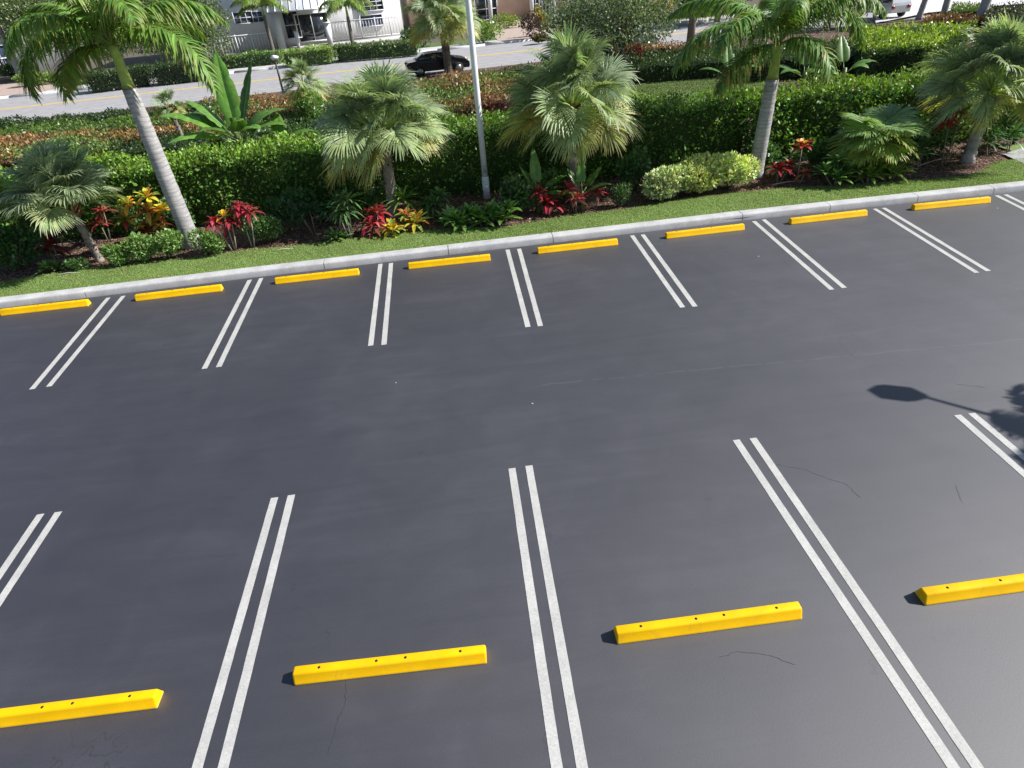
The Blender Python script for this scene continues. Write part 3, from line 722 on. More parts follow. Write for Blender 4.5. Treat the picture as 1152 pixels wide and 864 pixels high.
def pinnate_frond(elev, seed, L=2.7, col=(.10, .19, .035), tip=(.26, .36, .08), arc=1.5, leaf=.66, n=62, old=.15, w=.046, twist=0.0):
    rng = np.random.default_rng(seed); mb = MB(); K = 22; P = [np.zeros(3)]; e = math.radians(elev); tg = []
    for i in range(K):
        t = i/(K-1); a = e-arc*t**1.35*1.0; d = np.array([math.cos(a), 0.10*math.sin(seed)*t, math.sin(a)]); tg.append(unit(d)); P.append(P[-1]+unit(d)*L/K)
    P = np.array(P); tg.append(tg[-1]); tg = np.array(tg)
    mb.tube(P, np.linspace(.038, .006, K+1), 5, col=(.24, .32, .07))
    s = np.linspace(.13, 1.0, n); idx = s*K; i0 = np.clip(idx.astype(int), 0, K-1); fr = (idx-i0)[:, None]
    base = P[i0]*(1-fr)+P[np.minimum(i0+1, K)]*fr; T = tg[i0]
    S = np.array([0, 1., 0]); lf = leaf*np.clip(np.sin(np.clip(s*.9+.13, 0, 1)*PI)**.5, .3, 1)
    for sg in (-1, 1):
        for up in (0.25, -.25):
            j = rng.random(n) < .86
            nn = np.cross(T, S*sg); nn *= np.where(nn[:, 2:3] < 0, -1, 1)
            dd = T*rng.uniform(.45, .8, n)[:, None]+S*sg*rng.uniform(.75, 1.0, n)[:, None]+nn*(up+rng.uniform(-.15, .25, n))[:, None]
            sd = np.cross(dd, S*sg*.2+nn)
            c = colvar(col, n, .22, .08, rng)
            isold = (rng.random(n) < old)
            c[isold] = colvar((.3, .24, .05), isold.sum(), .2, .08, rng)
            tc = np.where(rng.random((n, 1)) < .07+old, np.array([[.4, .25, .06]]), np.array([tip]))
            mb.blades(base[j]+rng.uniform(-.01, .01, (j.sum(), 3)), dd[j], sd[j], (lf*rng.uniform(.85, 1.12, n))[j], w, rng.uniform(.55, 1.25, n)[j], c[j], K=5, fold=.12, w0=.5, peak=.3, tip=.08, tipcol=tc[j])
    return mb.mesh('pinnate_frond', FROND, False)

FANS = {}
ELEV = [84, 68, 52, 36, 20, 5, -10, -26]
for i, e in enumerate(ELEV):
    old = .03 if e > 0 else .22
    k = 1.0
    col = (.29, .37, .225) if e > 25 else (.31, .39, .19) if e > -5 else (.42, .42, .15)
    for j in range(3):
        FANS[(i, j)] = fan_frond(e, 100+i*3+j, .70, .86, 38, col, (.50, .56, .34) if e > 0 else (.56, .5, .2), old, spread=140, droop=.45, split=.46)

def sabal_trunk(top, r0, r1, seed, boots=True, mat=BARKC, col=(.24, .21, .18)):
    rng = np.random.default_rng(seed); mb = MB(); K = 18; top = np.array(top, float)
    P = [np.array([0, 0, -.05])+top*t+np.array([0, 0, 0]) for t in np.linspace(0, 1, K)]
    R = r0+(r1-r0)*np.linspace(0, 1, K)**.6; R[0] *= 1.25; R[1] *= 1.08
    cols = colvar(col, K, .18, .03, rng)
    mb.tube(P, R, 14, col=cols, wob=.04, rng=rng)
    n = int(70*np.linalg.norm(top))
    t = rng.uniform(.05, 1, n); a = rng.uniform(0, 2*PI, n)
    rr = (r0+(r1-r0)*t**.6); c = top*t[:, None]+np.column_stack([np.cos(a)*rr, np.sin(a)*rr, np.zeros(n)])
    out = np.column_stack([np.cos(a), np.sin(a), np.full(n, .8)])
    cc = colvar((.30, .27, .235), n, .3, .04, rng); dk = rng.random(n) < .45; cc[dk] = colvar((.10, .07, .05), dk.sum(), .3, .05, rng)
    mb.leaves(c+out*.01, out, .10 if boots else .05, .5, cc, up=0, rnd=.3, rng=rng)
    if boots:
        m = 46; t = rng.uniform(.84, 1.02, m); a = rng.uniform(0, 2*PI, m); c = top*t[:, None]+np.column_stack([np.cos(a)*r1, np.sin(a)*r1, np.zeros(m)])*.8
        d = np.column_stack([np.cos(a), np.sin(a), np.full(m, 1.1)]); sd = np.column_stack([-np.sin(a), np.cos(a), np.zeros(m)])
        mb.blades(c, d, sd, .32, .07, .1, colvar((.27, .16, .09), m, .3, .05, rng), K=3, fold=.2, w0=1, peak=.1, tip=.5)
    return mb

def fan_palm(name, xy, top, label, size=1.0, nf=34, seed=0, r0=.17, r1=.13, emin=-52, group='fan palms in the beds', emax=85, z0=.1, boots=True, col=(.24, .21, .18)):
    rng = np.random.default_rng(seed+500); t = thing(name, (xy[0], xy[1], z0), label, 'palm tree', group)
    sabal_trunk(top, r0, r1, seed, boots, col=col).build('trunk', BARKC, t, True)
    ga = 2.39996
    es = [e for e in np.linspace(emax, emin, nf)]
    for i, e in enumerate(es):
        k = int(np.argmin([abs(x-e) for x in ELEV])); me = FANS[(k, int(rng.integers(0, 3)))]
        o = link('frond', me, t); o.location = (top[0], top[1], top[2]+.10*math.sin(math.radians(e))+.02)
        o.rotation_euler = (rng.normal(0, .10), rng.normal(0, .08), i*ga+rng.normal(0, .12)+seed)
        s = size*rng.uniform(.88, 1.1)*(1.0 if e > -20 else .92); o.scale = (s, s, s)
    return t

def rel(base, u, v, z):
    """offset of trunk top from its base, from where the top was measured, at height z"""
    x, y = PX(u, v, z+.1); return (x-base[0], y-base[1], z)

b = PX(113, 293, .1); fan_palm('fan_palm', b, (-.14, .05, 1.32), 'fan palm with short leaning trunk at the left edge of the bed', 1.05, 38, 1, .10, .085, 16)
b = PX(443, 243, .1); fan_palm('fan_palm', b, (.12, 0, 2.1), 'fan palm with straight blotched trunk left of the white light pole', 1.17, 46, 2, .15, .14, -12)
b = PX(647, 226, .1); fan_palm('fan_palm', b, (-.05, 0, 2.35), 'fan palm with wide open crown just right of the white light pole', 1.22, 44, 3, .15, .13, -18)
b = PX(1088, 182, .1); fan_palm('fan_palm', b, (.1, .1, 1.75), 'fan palm with smooth grey trunk standing in bare mulch at far right', 1.22, 46, 4, .17, .13, -12, boots=False, col=(.36, .34, .33))
b = PX(353, 146, .1); fan_palm('fan_palm', b, (.0, .1, 1.75), 'small thin fan palm behind the near hedge, beside the banana plant', .72, 24, 5, .07, .06, -40, z0=.1)
b = PX(214, 172, .1); fan_palm('fan_palm', b, (-.2, .0, 1.7), 'small thin palm behind the leaning thick trunk, mostly hidden by fronds', .5, 16, 6, .09, .08, -30)
b = PX(505, 84, .1); fan_palm('fan_palm', b, (.0, 0, 3.0), 'tall fan palm with dark shaggy trunk at the street, in front of the black car', 1.5, 44, 7, .24, .24, -26, group='palms by the street', col=(.13, .11, .09))

# low, wide fan palm with big pleated blades
LOWF = [fan_frond(e, 300+i, 1.0, .62, 64, c, tp, o_, spread=165, droop=.3, split=.68, costak=.08, rollk=.25) for i, (e, c, tp, o_) in enumerate([(50, (.24, .36, .14), (.36, .45, .24), .02), (32, (.24, .37, .12), (.36, .45, .22), .02), (16, (.25, .37, .10), (.38, .45, .18), .05), (2, (.28, .38, .07), (.5, .38, .1), .4)])]
bx, by = PX(975, 196, .1); t = thing('fan_palm', (bx, by, .1), 'low wide fan palm with round pleated leaves and no visible trunk', 'palm tree', 'fan palms in the beds')
sabal_trunk((0, 0, 1.02), .13, .12, 9).build('trunk', BARKC, t, True)
for i, (k, az, e) in enumerate([(0, .4, 0), (0, 3.0, 0), (1, -1.3, 0), (1, .2, 0), (1, 1.6, 0), (1, 3.4, 0), (2, -2.5, 0), (2, -.6, 0), (2, .9, 0), (2, 2.4, 0), (2, 3.7, 0), (3, -1.7, 0), (3, -1.0, 0), (3, -.2, 0), (3, -2.5, 0), (3, 3.3, 0), (3, .5, 0)]):
    o = link('frond', LOWF[k], t); o.location = (0, 0, 1.04); o.rotation_euler = (RNG.normal(0, .08), RNG.normal(0, .08), az); o.scale = (.80,)*3

# royal palms
def royal_palm(base, ztop_trunk, ztop_shaft, r0, r1, label, fronds, lean=(0, 0), seed=0, L=2.8, group='royal palms rising from the hedge bed', col=(.155, .28, .055), leaf=.70, z0=.1, bulge=1.0, bark=(1, 1, 1)):
    t = thing('royal_palm', (base[0], base[1], z0), label, 'palm tree', group); mb = MB(); K = 26
    zz = np.linspace(-.05, ztop_trunk, K); f = np.clip(zz/ztop_trunk, 0, 1)
    P = np.column_stack([lean[0]*f, lean[1]*f, zz])
    R = r1+(r0-r1)*(1-f)**.8; R = R*(1+.10*np.exp(-((f-.03)/.05)**2))+.006*np.sin(zz*22); R = R*(1+(bulge-1)*np.sin(f*PI))
    mb.tube(P, R, 20, col=bark); tr = mb.build('trunk', ROYAL, t, True)
    sb = MB(); zs = np.linspace(0, ztop_shaft-ztop_trunk, 9); g = zs/zs[-1]; l2 = np.array(lean)
    P2 = np.column_stack([l2[0]*(1+.08*g), l2[1]*(1+.08*g), ztop_trunk+zs]); R2 = r1*.84*(1-.36*g**1.3); R2[0] = r1*.95
    cols = np.array([(.46, .58, .12)]*9)*np.linspace(.85, 1.15, 9)[:, None]; cols[0] = (.26, .22, .1)
    sb.tube(P2, R2, 16, col=cols); sb.build('crownshaft', LEAF, t, True)
    # spear and sheath bases
    sp = MB(); tip = P2[-1]; sp.tube([tip, tip+(0.02, .02, .5), tip+(.05, .03, 1.1)], [.05, .03, .006], 6, col=(.16, .26, .06)); sp.build('spear_leaf', FROND, t)
    for i, (az, e, k, arc) in enumerate(fronds):
        me = pinnate_frond(e, seed*40+i, L*k, col, arc=arc, leaf=leaf, old=.04 if e > 24 else .16, n=int(66*k)+12)
        o = link('frond', me, t); o.location = (tip[0]-math.cos(az)*.02, tip[1], tip[2]-.06); o.rotation_euler = (0, 0, az)
    return t
R_ = math.radians
SUN_EL, SUN_AZ = math.radians(40), math.radians(-4)     # light travels almost straight toward -x
b = PX(218, 277, .1)
royal_palm(b, 3.85, 4.75, .22, .155, 'thick grey palm trunk with green crownshaft rising at left, leaning over the street view', 
           [(R_(186), 38, 1.0, 2.5), (R_(-24), 30, 1.12, 2.05), (R_(15), 48, 1.0, 1.7), (R_(-50), 62, 1.0, 2.0), (R_(60), 35, 1.0, 1.5), (R_(110), 45, 1.0, 1.6), (R_(150), 50, 1.0, 1.5), (R_(225), 55, .9, 2.1), (R_(-5), 72, .9, 1.2), (R_(165), 12, .8, 1.6), (R_(268), 70, .85, 1.5)], lean=(-.12, .05), seed=1, L=2.9)
b = PX(849, 199, .1)
royal_palm(b, 2.55, 3.4, .21, .165, 'thick grey palm trunk with bright green crownshaft right of centre, fronds hanging low',
           [(R_(184), 40, 1.08, 1.9), (R_(-58), 26, .68, 2.0), (R_(5), 48, 1.05, 2.2), (R_(28), 56, 1.05, 1.7), (R_(70), 50, 1.05, 1.5), (R_(120), 50, 1.05, 1.5), (R_(155), 54, 1.1, 1.6), (R_(214), 50, 1.0, 1.9), (R_(-25), 62, .95, 1.9), (R_(250), 68, .8, 1.6), (R_(200), 8, .75, 1.3), (R_(300), 78, .8, 1.0)], lean=(.1, .0), seed=2, L=3.05, col=(.14, .26, .055))
b = PX(309, 64, .1)
royal_palm(b, 3.2, 3.9, .19, .13, 'slender palm with feathery crown before the left window of the white house', [(R_(a), 45, 1, 1.6) for a in (10, 70, 130, 190, 250, 310)]+[(R_(170), 20, .9, 1.3), (R_(-20), 25, .9, 1.5)], seed=3, L=2.9, group='palms in front of the white house', leaf=.7, col=(.22, .33, .06), bark=(.45, .4, .36))
b = PX(399, 60, .1)
royal_palm(b, 2.7, 3.5, .18, .13, 'slender palm with low green crown before the right window of the white house', [(R_(a), 40, 1, 1.8) for a in (0, 60, 120, 180, 240, 300)]+[(R_(160), 15, .95, 1.5), (R_(-35), 25, .9, 1.7)], seed=4, L=2.7, group='palms in front of the white house', leaf=.7, col=(.18, .3, .06), bark=(.45, .4, .36))
b = PX(26, 90, .1)
royal_palm(b, 6.5, 7.4, .3, .22, 'pale leaning palm trunk across the street at the far left', [(R_(a), 45, 1, 1.6) for a in range(0, 360, 51)], lean=(-.1, 0), seed=5, L=2.7, group='palms across the street', leaf=.7)
for (u, v, ln, r, sd, lab) in ((1033, 22, (.6, 0), .2, 11, 'dark leaning palm trunk, leftmost at the upper right corner'), (1060, 22, (0, 0), .22, 12, 'upright grey palm trunk between two leaning ones, upper right corner'), (1100, 27, (.45, 0), .3, 13, 'pale leaning palm trunk behind the tall block hedge, upper right')):
    royal_palm(PX(u, v, .1), 4.6, 5.4, r, r*.75, lab, [(R_(a), 45, 1, 1.5) for a in range(0, 360, 60)], lean=ln, seed=sd, L=2.4, group='palm trunks at the upper right', leaf=.6)
# palm outside the right edge; its shadow falls on the lot
_c = math.cos(SUN_AZ)/math.tan(SUN_EL); _s = math.sin(SUN_AZ)/math.tan(SUN_EL); _p = PX(1306, 502)
royal_palm((_p[0]+_c*5.2, _p[1]+_s*5.2), 4.6, 5.4, .2, .15, 'palm standing just outside the right edge of the lot, casting its crown shadow', [(R_(a), 42, .9, 1.6) for a in range(0, 360, 36)], seed=14, L=2.0, group=None, leaf=.5, z0=.0)

# ------------------------------------------------------------------ light poles
def pole(xy):
    t = thing('light_pole', (xy[0], xy[1], .1), 'tall plain pale grey light pole standing in the bed against the hedge', 'light pole')
    MB().tube([(0, 0, .5), (0, 0, 2), (0, 0, 5), (0, 0, 9)], [.085, .08, .075, .065], 16).build('pole', WHITEMET, t, True)
    MB().tube([(0, 0, 0), (0, 0, .62)], [.1, .1], 16).build('pole_base', WHITEMET, t)
    MB().box(-.03, .03, -.10, -.083, .75, .95).build('hand_hole_cover', simple('grey_cover', (.4, .4, .42), .5), t)
    MB().tube([(0, 0, 8.9), (.5, 0, 9.1), (1.1, 0, 9.1)], .04, 8).build('arm', WHITEMET, t)
    MB().box(1.0, 1.7, -.17, .17, 9.04, 9.16).build('lamp_head', WHITEMET, t)
pole(PX(548, 223, .1))

# lot lamp just outside the frame whose shadow falls in view
cot = 1/math.tan(SUN_EL); shv = np.array([-math.cos(SUN_AZ), -math.sin(SUN_AZ)])*cot
H = 5.4
hd = np.array(PX(1008, 442))-shv*H; arm0 = np.array(PX(1042, 447))-shv*H; pl_ = np.array(PX(1250, 505))-shv*H
t = thing('street_lamp', (pl_[0], pl_[1], 0), 'lot lamp with long arm just outside the right edge, only its shadow showing', 'street lamp')
def L3(p, z): return (p[0]-pl_[0], p[1]-pl_[1], z)
MB().tube([(0, 0, 0), (0, 0, 4), (0, 0, H)], [.11, .09, .07], 14).build('pole', DARKMET, t, True)
MB().tube([(0, 0, H-.02), L3(arm0, H)], [.032, .028], 8).build('arm', DARKMET, t)
mb = MB(); ax = unit(hd-arm0); pn = np.array([-ax[1], ax[0]])
pr = [(-.42, .10), (-.30, .26), (.0, .30), (.28, .25), (.42, .05)]
ctr = (hd+arm0)/2+ax*.12; top = []; bot = []
hexa = [(-.36, .06), (-.16, .27), (.30, .30), (.52, .02), (.36, -.26), (-.1, -.30), (-.36, -.06)]
for a_, b_ in hexa:
    p = ctr+ax*a_*.78+pn*b_*.62; top.append(L3(p, H+.06)); bot.append(L3(p, H-.06))
k = len(hexa); c0 = L3(ctr, H+.12); c1 = L3(ctr, H-.07)
mb.add(top+bot+[c0, c1], [[i, (i+1) % k, k+(i+1) % k, k+i] for i in range(k)], [[2*k, i, (i+1) % k] for i in range(k)]+[[2*k+1, k+(i+1) % k, k+i] for i in range(k)])
mb.build('lamp_head', DARKMET, t)

# small garden lamp by the street
gx_, gy_ = PX(331, 112, .1); gx_ -= .5
t = thing('garden_lamp', (gx_, gy_, .1), 'small black post lamp with white head beside the small palm, near the street', 'lamp')
MB().tube([(0, 0, 0), (0, 0, 2.05)], [.06, .05], 10).build('post', DARKMET, t)
MB().tube([(0, 0, 2.05), (0, 0, 2.15), (0, 0, 2.22)], [.1, .22, .24], 12).build('lamp_shade', TRIM, t)
MB().tube([(0, 0, 2.22), (0, 0, 2.3)], [.24, .05], 12).build('cap', TRIM, t)

# ------------------------------------------------------------------ bed plants
PG = 1.2
def rosette(mb, c, n, L, W, col, rng, emin=-.1, emax=1.35, droop=.5, tip=None, fold=.18, K=5, w0=.25, peak=.45, hue=.1, v=.25):
    L = L*PG; W = W*PG*1.05
    a = np.arange(n)*2.4+rng.uniform(0, 6); e = np.linspace(emax, emin, n)+rng.normal(0, .12, n)
    d = np.column_stack([np.cos(a)*np.cos(e), np.sin(a)*np.cos(e), np.sin(e)]); sd = np.column_stack([-np.sin(a), np.cos(a), np.zeros(n)])
    cc = colvar(col, n, v, hue, rng) if not isinstance(col, list) else np.array([np.array(col[int(rng.integers(len(col)))])*rng.lognormal(0, v) for _ in range(n)])
    base = np.array(c)+d*.03
    mb.blades(base, d, sd, L*rng.uniform(.75, 1.15, n)*(.75+.25*np.cos(e)), W, droop*rng.uniform(.6, 1.4, n), cc, K=K, fold=fold, w0=w0, peak=peak, tip=.06, tipcol=tip)
RED = [(.34, .025, .045), (.24, .02, .03), (.42, .06, .08), (.12, .025, .02), (.2, .06, .03)]
DKRED = [(.16, .025, .02), (.22, .03, .02), (.06, .08, .02), (.09, .03, .02)]
YEL = [(.62, .42, .03), (.45, .38, .04), (.55, .25, .04), (.2, .28, .04)]
MULTI = [(.55, .32, .05), (.3, .04, .03), (.12, .2, .03), (.48, .3, .05), (.35, .09, .04)]
GRN = (.07, .15, .035); BROM = (.15, .27, .05); DKG = (.035, .085, .03); LG = (.17, .28, .06)

def plant(name, u, v, label, cat, heads, stem_col=(.22, .19, .15), zb=.1, group=None, seed=0):
    """heads: (du, dv_height_m, dy, n, L, W, col, kwargs) - heads of strap leaves on thin stems"""
    rng = np.random.default_rng(seed+900); x, y = PX(u, v, zb); t = thing(name, (x, y, zb), label, cat, group)
    st = MB(); fo = MB()
    for (dx, dy, h, n, L, W, col, kw) in heads:
        if h > .12:
            st.tube([(dx*.25, dy*.25, -.03), (dx*.7, dy*.7, h*.5), (dx, dy, h)], [.02, .016, .014], 6, col=stem_col)
        rosette(fo, (dx, dy, h), n, L, W, col, rng, **kw)
    fo.c = [np.clip(q*1.25, 0, .9) for q in fo.c]; fo.build('foliage', LEAF, t)
    if st.n: st.build('stem', BARKC, t)
    return t
def bush(name, u, v, label, cat, rx, ry, h, col, leaf=.07, n=1500, seed=0, colt=None, aspect=.5, z0=.08, group=None, blobs=5, stems=True, mix=None):
    """leafy shrub: several overlapping leaf clumps, twigs inside"""
    rng = np.random.default_rng(seed+1500); x, y = PX(u, v, z0+.02); t = thing(name, (x, y, z0), label, cat, group)
    mb = MB()
    cs = [(rng.uniform(-.55, .55)*rx, rng.uniform(-.4, .4)*ry, h*rng.uniform(.38, .72), rng.uniform(.45, .65)) for _ in range(blobs)]+[(0, 0, h*.5, .75)]
    for (cx, cy_, cz, s) in cs:
        m = int(n/len(cs)); p = rng.standard_normal((m, 3)); p /= np.linalg.norm(p, axis=1)[:, None]; r = rng.uniform(.45, 1.08, m)**.5
        q = np.column_stack([cx+p[:, 0]*rx*s*r, cy_+p[:, 1]*ry*s*r, cz+p[:, 2]*h*.5*s*r*1.1]); q[:, 2] = np.maximum(q[:, 2], .03)
        c = colvar(col, m, .28, .1, rng)
        if mix is not None:
            k = rng.random(m) < mix[1]; c[k] = colvar(mix[0], k.sum(), .15, .06, rng)
        if colt is not None:
            k = np.clip((q[:, 2]/h-.6)/.4, 0, 1)[:, None]*rng.uniform(.2, 1, (m, 1)); c = c*(1-k)+colvar(colt, m, .15, .06, rng)*k
        mb.leaves(q, p, leaf, aspect, c, up=.4, rnd=.6, rng=rng)
    mb.c = [np.clip(q*1.2, 0, .9) for q in mb.c]; mb.build('foliage', LEAF, t)
    if stems:
        st = MB()
        for i in range(9):
            a = rng.uniform(0, 6.28); r = rng.uniform(.3, .8); st.tube([(0, 0, -.02), (math.cos(a)*rx*r*.5, math.sin(a)*ry*r*.5, h*.35), (math.cos(a)*rx*r, math.sin(a)*ry*r, h*.75)], [.018, .012, .005], 5, col=(.13, .10, .07))
        st.build('stem', BARKC, t)
    return t

# far left dark glossy shrub
bush('shrub', 22, 303, 'dark glossy green shrub at the left edge under the fan palm', 'shrub', 1.0, .55, 1.15, (.05, .125, .03), .14, 1500, 1, aspect=.5, blobs=7)
bush('shrub', 92, 304, 'small green shrub at the foot of the leftmost fan palm trunk', 'shrub', .32, .25, .38, (.10, .19, .06), .07, 700, 2)
for i, (u, v, l) in enumerate([(141, 298, 'low light green shrub, leftmost of the row left of the thick trunk'), (168, 294, 'low light green shrub, middle of the row left of the thick trunk'), (192, 291, 'low light green shrub touching the left side of the thick grey trunk'), (236, 287, 'low light green shrub at the right foot of the thick grey trunk')]):
    bush('shrub', u, v, l, 'shrub', .45, .34, .8 if i else .65, (.17, .28, .08), .085, 1300, 3+i, (.19, .29, .08), group='low green shrubs around the left thick trunk')
bush('shrub', 298, 273, 'rounded mid green shrub right of the red cordylines', 'shrub', .55, .4, .9, (.11, .21, .06), .075, 1900, 8, (.12, .2, .06))
bush('shrub', 325, 262, 'dark fine leaved shrub against the hedge, right of the rounded green shrub', 'shrub', .5, .35, 1.05, (.06, .13, .04), .085, 1500, 9)
plant('croton', 70, 298, 'dark red and green croton in the shade under the leftmost fan palm', 'croton', [(0, 0, .55, 20, .38, .10, DKRED, {}), (.25, .1, .75, 16, .34, .1, DKRED, {}), (-.2, .1, .35, 14, .34, .1, DKRED, {})], seed=1)
plant('cordyline', 122, 272, 'bright red cordyline just right of the leftmost fan palm', 'cordyline', [(0, 0, .5, 20, .34, .08, RED, {}), (.15, .15, .8, 14, .3, .08, RED, {})], seed=2)
plant('croton', 178, 277, 'tall croton with yellow and red leaves left of the thick grey trunk', 'croton', [(-.35, .1, 1.15, 22, .34, .10, YEL, {}), (.1, 0, .95, 22, .36, .11, MULTI, {}), (.3, -.1, .6, 20, .34, .1, MULTI, {}), (-.1, -.1, .5, 20, .34, .11, MULTI, {}), (.15, .2, 1.25, 20, .36, .1, YEL, {}), (-.5, -.05, .8, 20, .36, .1, MULTI, {}), (.45, .1, .9, 18, .34, .1, YEL, {}), (-.2, -.2, .35, 20, .36, .1, DKRED, {})], seed=3)
bush('shrub', 158, 272, 'broad leaved dark green plant under the yellow croton', 'shrub', .35, .3, .7, (.06, .14, .03), .2, 120, 10, blobs=2)
plant('cordyline', 264, 281, 'pink red cordyline on bare stems, lower left one of the pair', 'cordyline', [(-.25, 0, .75, 30, .36, .07, RED, dict(droop=.8)), (.0, .05, .85, 12, .3, .08, YEL, {}), (.15, 0, .7, 26, .34, .07, RED, dict(droop=.8))], seed=4, stem_col=(.42, .38, .33))
plant('cordyline', 284, 278, 'pink red cordyline on bare stems, upper right one of the pair', 'cordyline', [(-.05, .1, 1.0, 34, .40, .075, RED, dict(droop=.8)), (.2, .0, .9, 20, .34, .07, RED, dict(droop=.8))], seed=5, stem_col=(.42, .38, .33))
plant('dracaena', 355, 262, 'dark green spiky dracaena on a thin stem left of the speckled one', 'dracaena', [(0, 0, .6, 30, .42, .05, DKG, dict(droop=.6)), (-.25, 0, .55, 24, .38, .05, DKG, {})], seed=6)
plant('dracaena', 395, 268, 'green dracaena with long narrow leaves on a pale stem', 'dracaena', [(0, 0, .7, 40, .5, .055, (.075, .15, .05), dict(droop=.7)), (.1, .1, .95, 30, .42, .05, (.09, .17, .05), {}), (-.15, 0, .55, 24, .42, .05, (.06, .12, .04), {})], seed=7, stem_col=(.35, .32, .28))
plant('croton', 400, 262, 'dark red leaves low between the dracaena and the palm trunk', 'croton', [(-.3, 0, .45, 16, .3, .08, DKRED, {}), (.35, 0, .4, 16, .3, .08, DKRED, {})], seed=8)
plant('cordyline', 422, 264, 'crimson cordyline spreading at the left foot of the centre fan palm', 'cordyline', [(0, 0, .22, 30, .55, .075, RED, dict(droop=.7)), (.15, .12, .5, 22, .42, .08, RED, {})], seed=9)
plant('croton', 443, 265, 'yellow croton in front of the centre fan palm trunk, lower one', 'croton', [(0, 0, .12, 26, .46, .085, [(.6, .42, .03), (.5, .36, .04), (.25, .3, .05)], dict(droop=.5, emin=.05))], seed=10)
plant('croton', 468, 258, 'yellow and green croton right of the centre fan palm trunk', 'croton', [(0, 0, .15, 30, .5, .085, [(.45, .36, .04), (.2, .28, .05), (.3, .32, .05), (.5, .22, .04)], dict(droop=.5, emin=.05)), (-.2, .15, .35, 16, .36, .07, [(.2, .27, .05), (.35, .1, .04)], {})], seed=11)
plant('bromeliad', 456, 243, 'bright green spiky rosette behind the yellow crotons at the hedge', 'plant', [(0, 0, .45, 44, .62, .05, (.12, .24, .045), dict(droop=.5))], seed=12)
plant('bromeliad', 422, 240, 'green spiky plant behind the crimson cordyline', 'plant', [(0, 0, .35, 34, .5, .05, (.08, .17, .05), dict(droop=.6))], seed=13)
bro = dict(droop=.35, emin=.15, peak=.55, w0=.5)
for i, (u, v, l) in enumerate([(520, 257, 'bright green rosette plant, leftmost of the pair below the light pole'), (545, 254, 'bright green rosette plant in the middle below the light pole'), (566, 252, 'bright green rosette plant, right one of the group below the light pole')]):
    plant('bromeliad', u, v, l, 'plant', [(0, 0, .1, 30, .52, .10, [(.12, .24, .045), (.16, .30, .07), (.09, .18, .04)], bro), (-.22, .1, .22, 20, .42, .095, [(.12, .25, .05), (.2, .33, .09)], bro), (.2, .15, .3, 20, .4, .09, [(.1, .2, .04), (.17, .3, .07)], bro)], group='green rosette plants below the light pole', seed=20+i)

def banana(u, v, label, leaves, zb=.1, stem_h=.5, sr=.06, group=None, seed=0, col=(.10, .21, .035)):
    """leaves: (azimuth deg, elevation deg, length, width, droop, brightness)"""
    rng = np.random.default_rng(seed+77); x, y = PX(u, v, zb); t = thing('banana_plant', (x, y, zb), label, 'plant', group)
    MB().tube([(0, 0, -.05), (.02, 0, stem_h*.5), (0, 0, stem_h)], [sr*1.3, sr, sr*.6], 8, col=(.16, .22, .06)).build('stem', LEAF, t, True)
    for (az, el, L, W, dr, br) in leaves:
        a, e = R_(az), R_(el); d = np.array([math.cos(a)*math.cos(e), math.sin(a)*math.cos(e), math.sin(e)]); sd = np.array([-math.sin(a), math.cos(a), 0.])
        b0 = np.array([0, 0, stem_h*.85]); pet = b0+d*L*.28
        mb = MB().tube([b0, b0+d*L*.14, pet], [.02, .016, .013], 5, col=(.2, .3, .08))
        K = 16; t_ = np.linspace(0, 1, K+1); cen = pet+d*(L*.8*(t_-.25*dr*t_**2))[:, None]+DOWN*(L*.5*dr*t_**2)[:, None]
        nn = np.cross(sd, d); nn *= 1 if nn[2] >= 0 else -1
        pf = np.sin(np.clip(t_*1.02+.06, 0, 1)**.62*PI)**.6*W/2; pf[-1] = .004
        c = np.array(col)*br
        for sg in (-1, 1):
            jag = 1-.22*(rng.random(K+1) < .22); off = pf*jag
            e1 = cen+sd*sg*off[:, None]*.55+nn*(off*.22)[:, None]; e2 = cen+sd*sg*off[:, None]+nn*(off*.12)[:, None]+DOWN*(off*.25*dr)[:, None]
            V = np.stack([cen, e1, e2], 1).reshape(-1, 3); Q = [[3*i+a2, 3*i+a2+1, 3*i+a2+4, 3*i+a2+3] for i in range(K) for a2 in (0, 1)]
            mb.add(V, Q, col=np.repeat(colvar(c, K+1, .07, .03, rng), 3, axis=0))
        mb.tube(cen+nn*.004, np.linspace(.013, .003, K+1), 4, col=tuple(c*1.7))
        mb.build('leaf', LEAF, t, False)
    return t
banana(606, 238, 'young banana plant at the left foot of the centre right fan palm', [(95, 75, 1.25, .3, .1, 1.1), (185, 25, .8, .28, .5, 1.0), (20, 35, 1.2, .32, .55, 1.0), (-15, 12, 1.1, .3, .6, 1.25), (120, 50, .9, .26, .3, .9), (150, 60, 1.0, .25, .2, 1.1)], seed=1, group='young banana plants by the bed')
banana(655, 236, 'young banana plant at the right foot of the centre right fan palm', [(85, 72, 1.1, .28, .1, 1.2), (35, 40, 1.0, .26, .2, 1.0), (-10, 28, .95, .26, .5, 1.4), (190, 20, .7, .25, .5, 1.2), (130, 55, .9, .26, .3, .9)], seed=2, group='young banana plants by the bed')
plant('cordyline', 616, 241, 'deep red cordyline under the left young banana plant', 'cordyline', [(0, 0, .3, 24, .4, .07, RED, {}), (-.2, .1, .55, 18, .34, .07, RED, {}), (.18, 0, .2, 18, .35, .07, RED, {})], seed=30)
plant('cordyline', 648, 239, 'deep red cordyline under the right young banana plant', 'cordyline', [(0, 0, .35, 24, .36, .07, RED, {}), (-.15, .1, .6, 16, .34, .07, RED, {})], seed=31)
plant('cordyline', 671, 234, 'small dark red cordyline right of the young banana plants', 'cordyline', [(0, 0, .4, 20, .32, .065, RED, {})], seed=32)
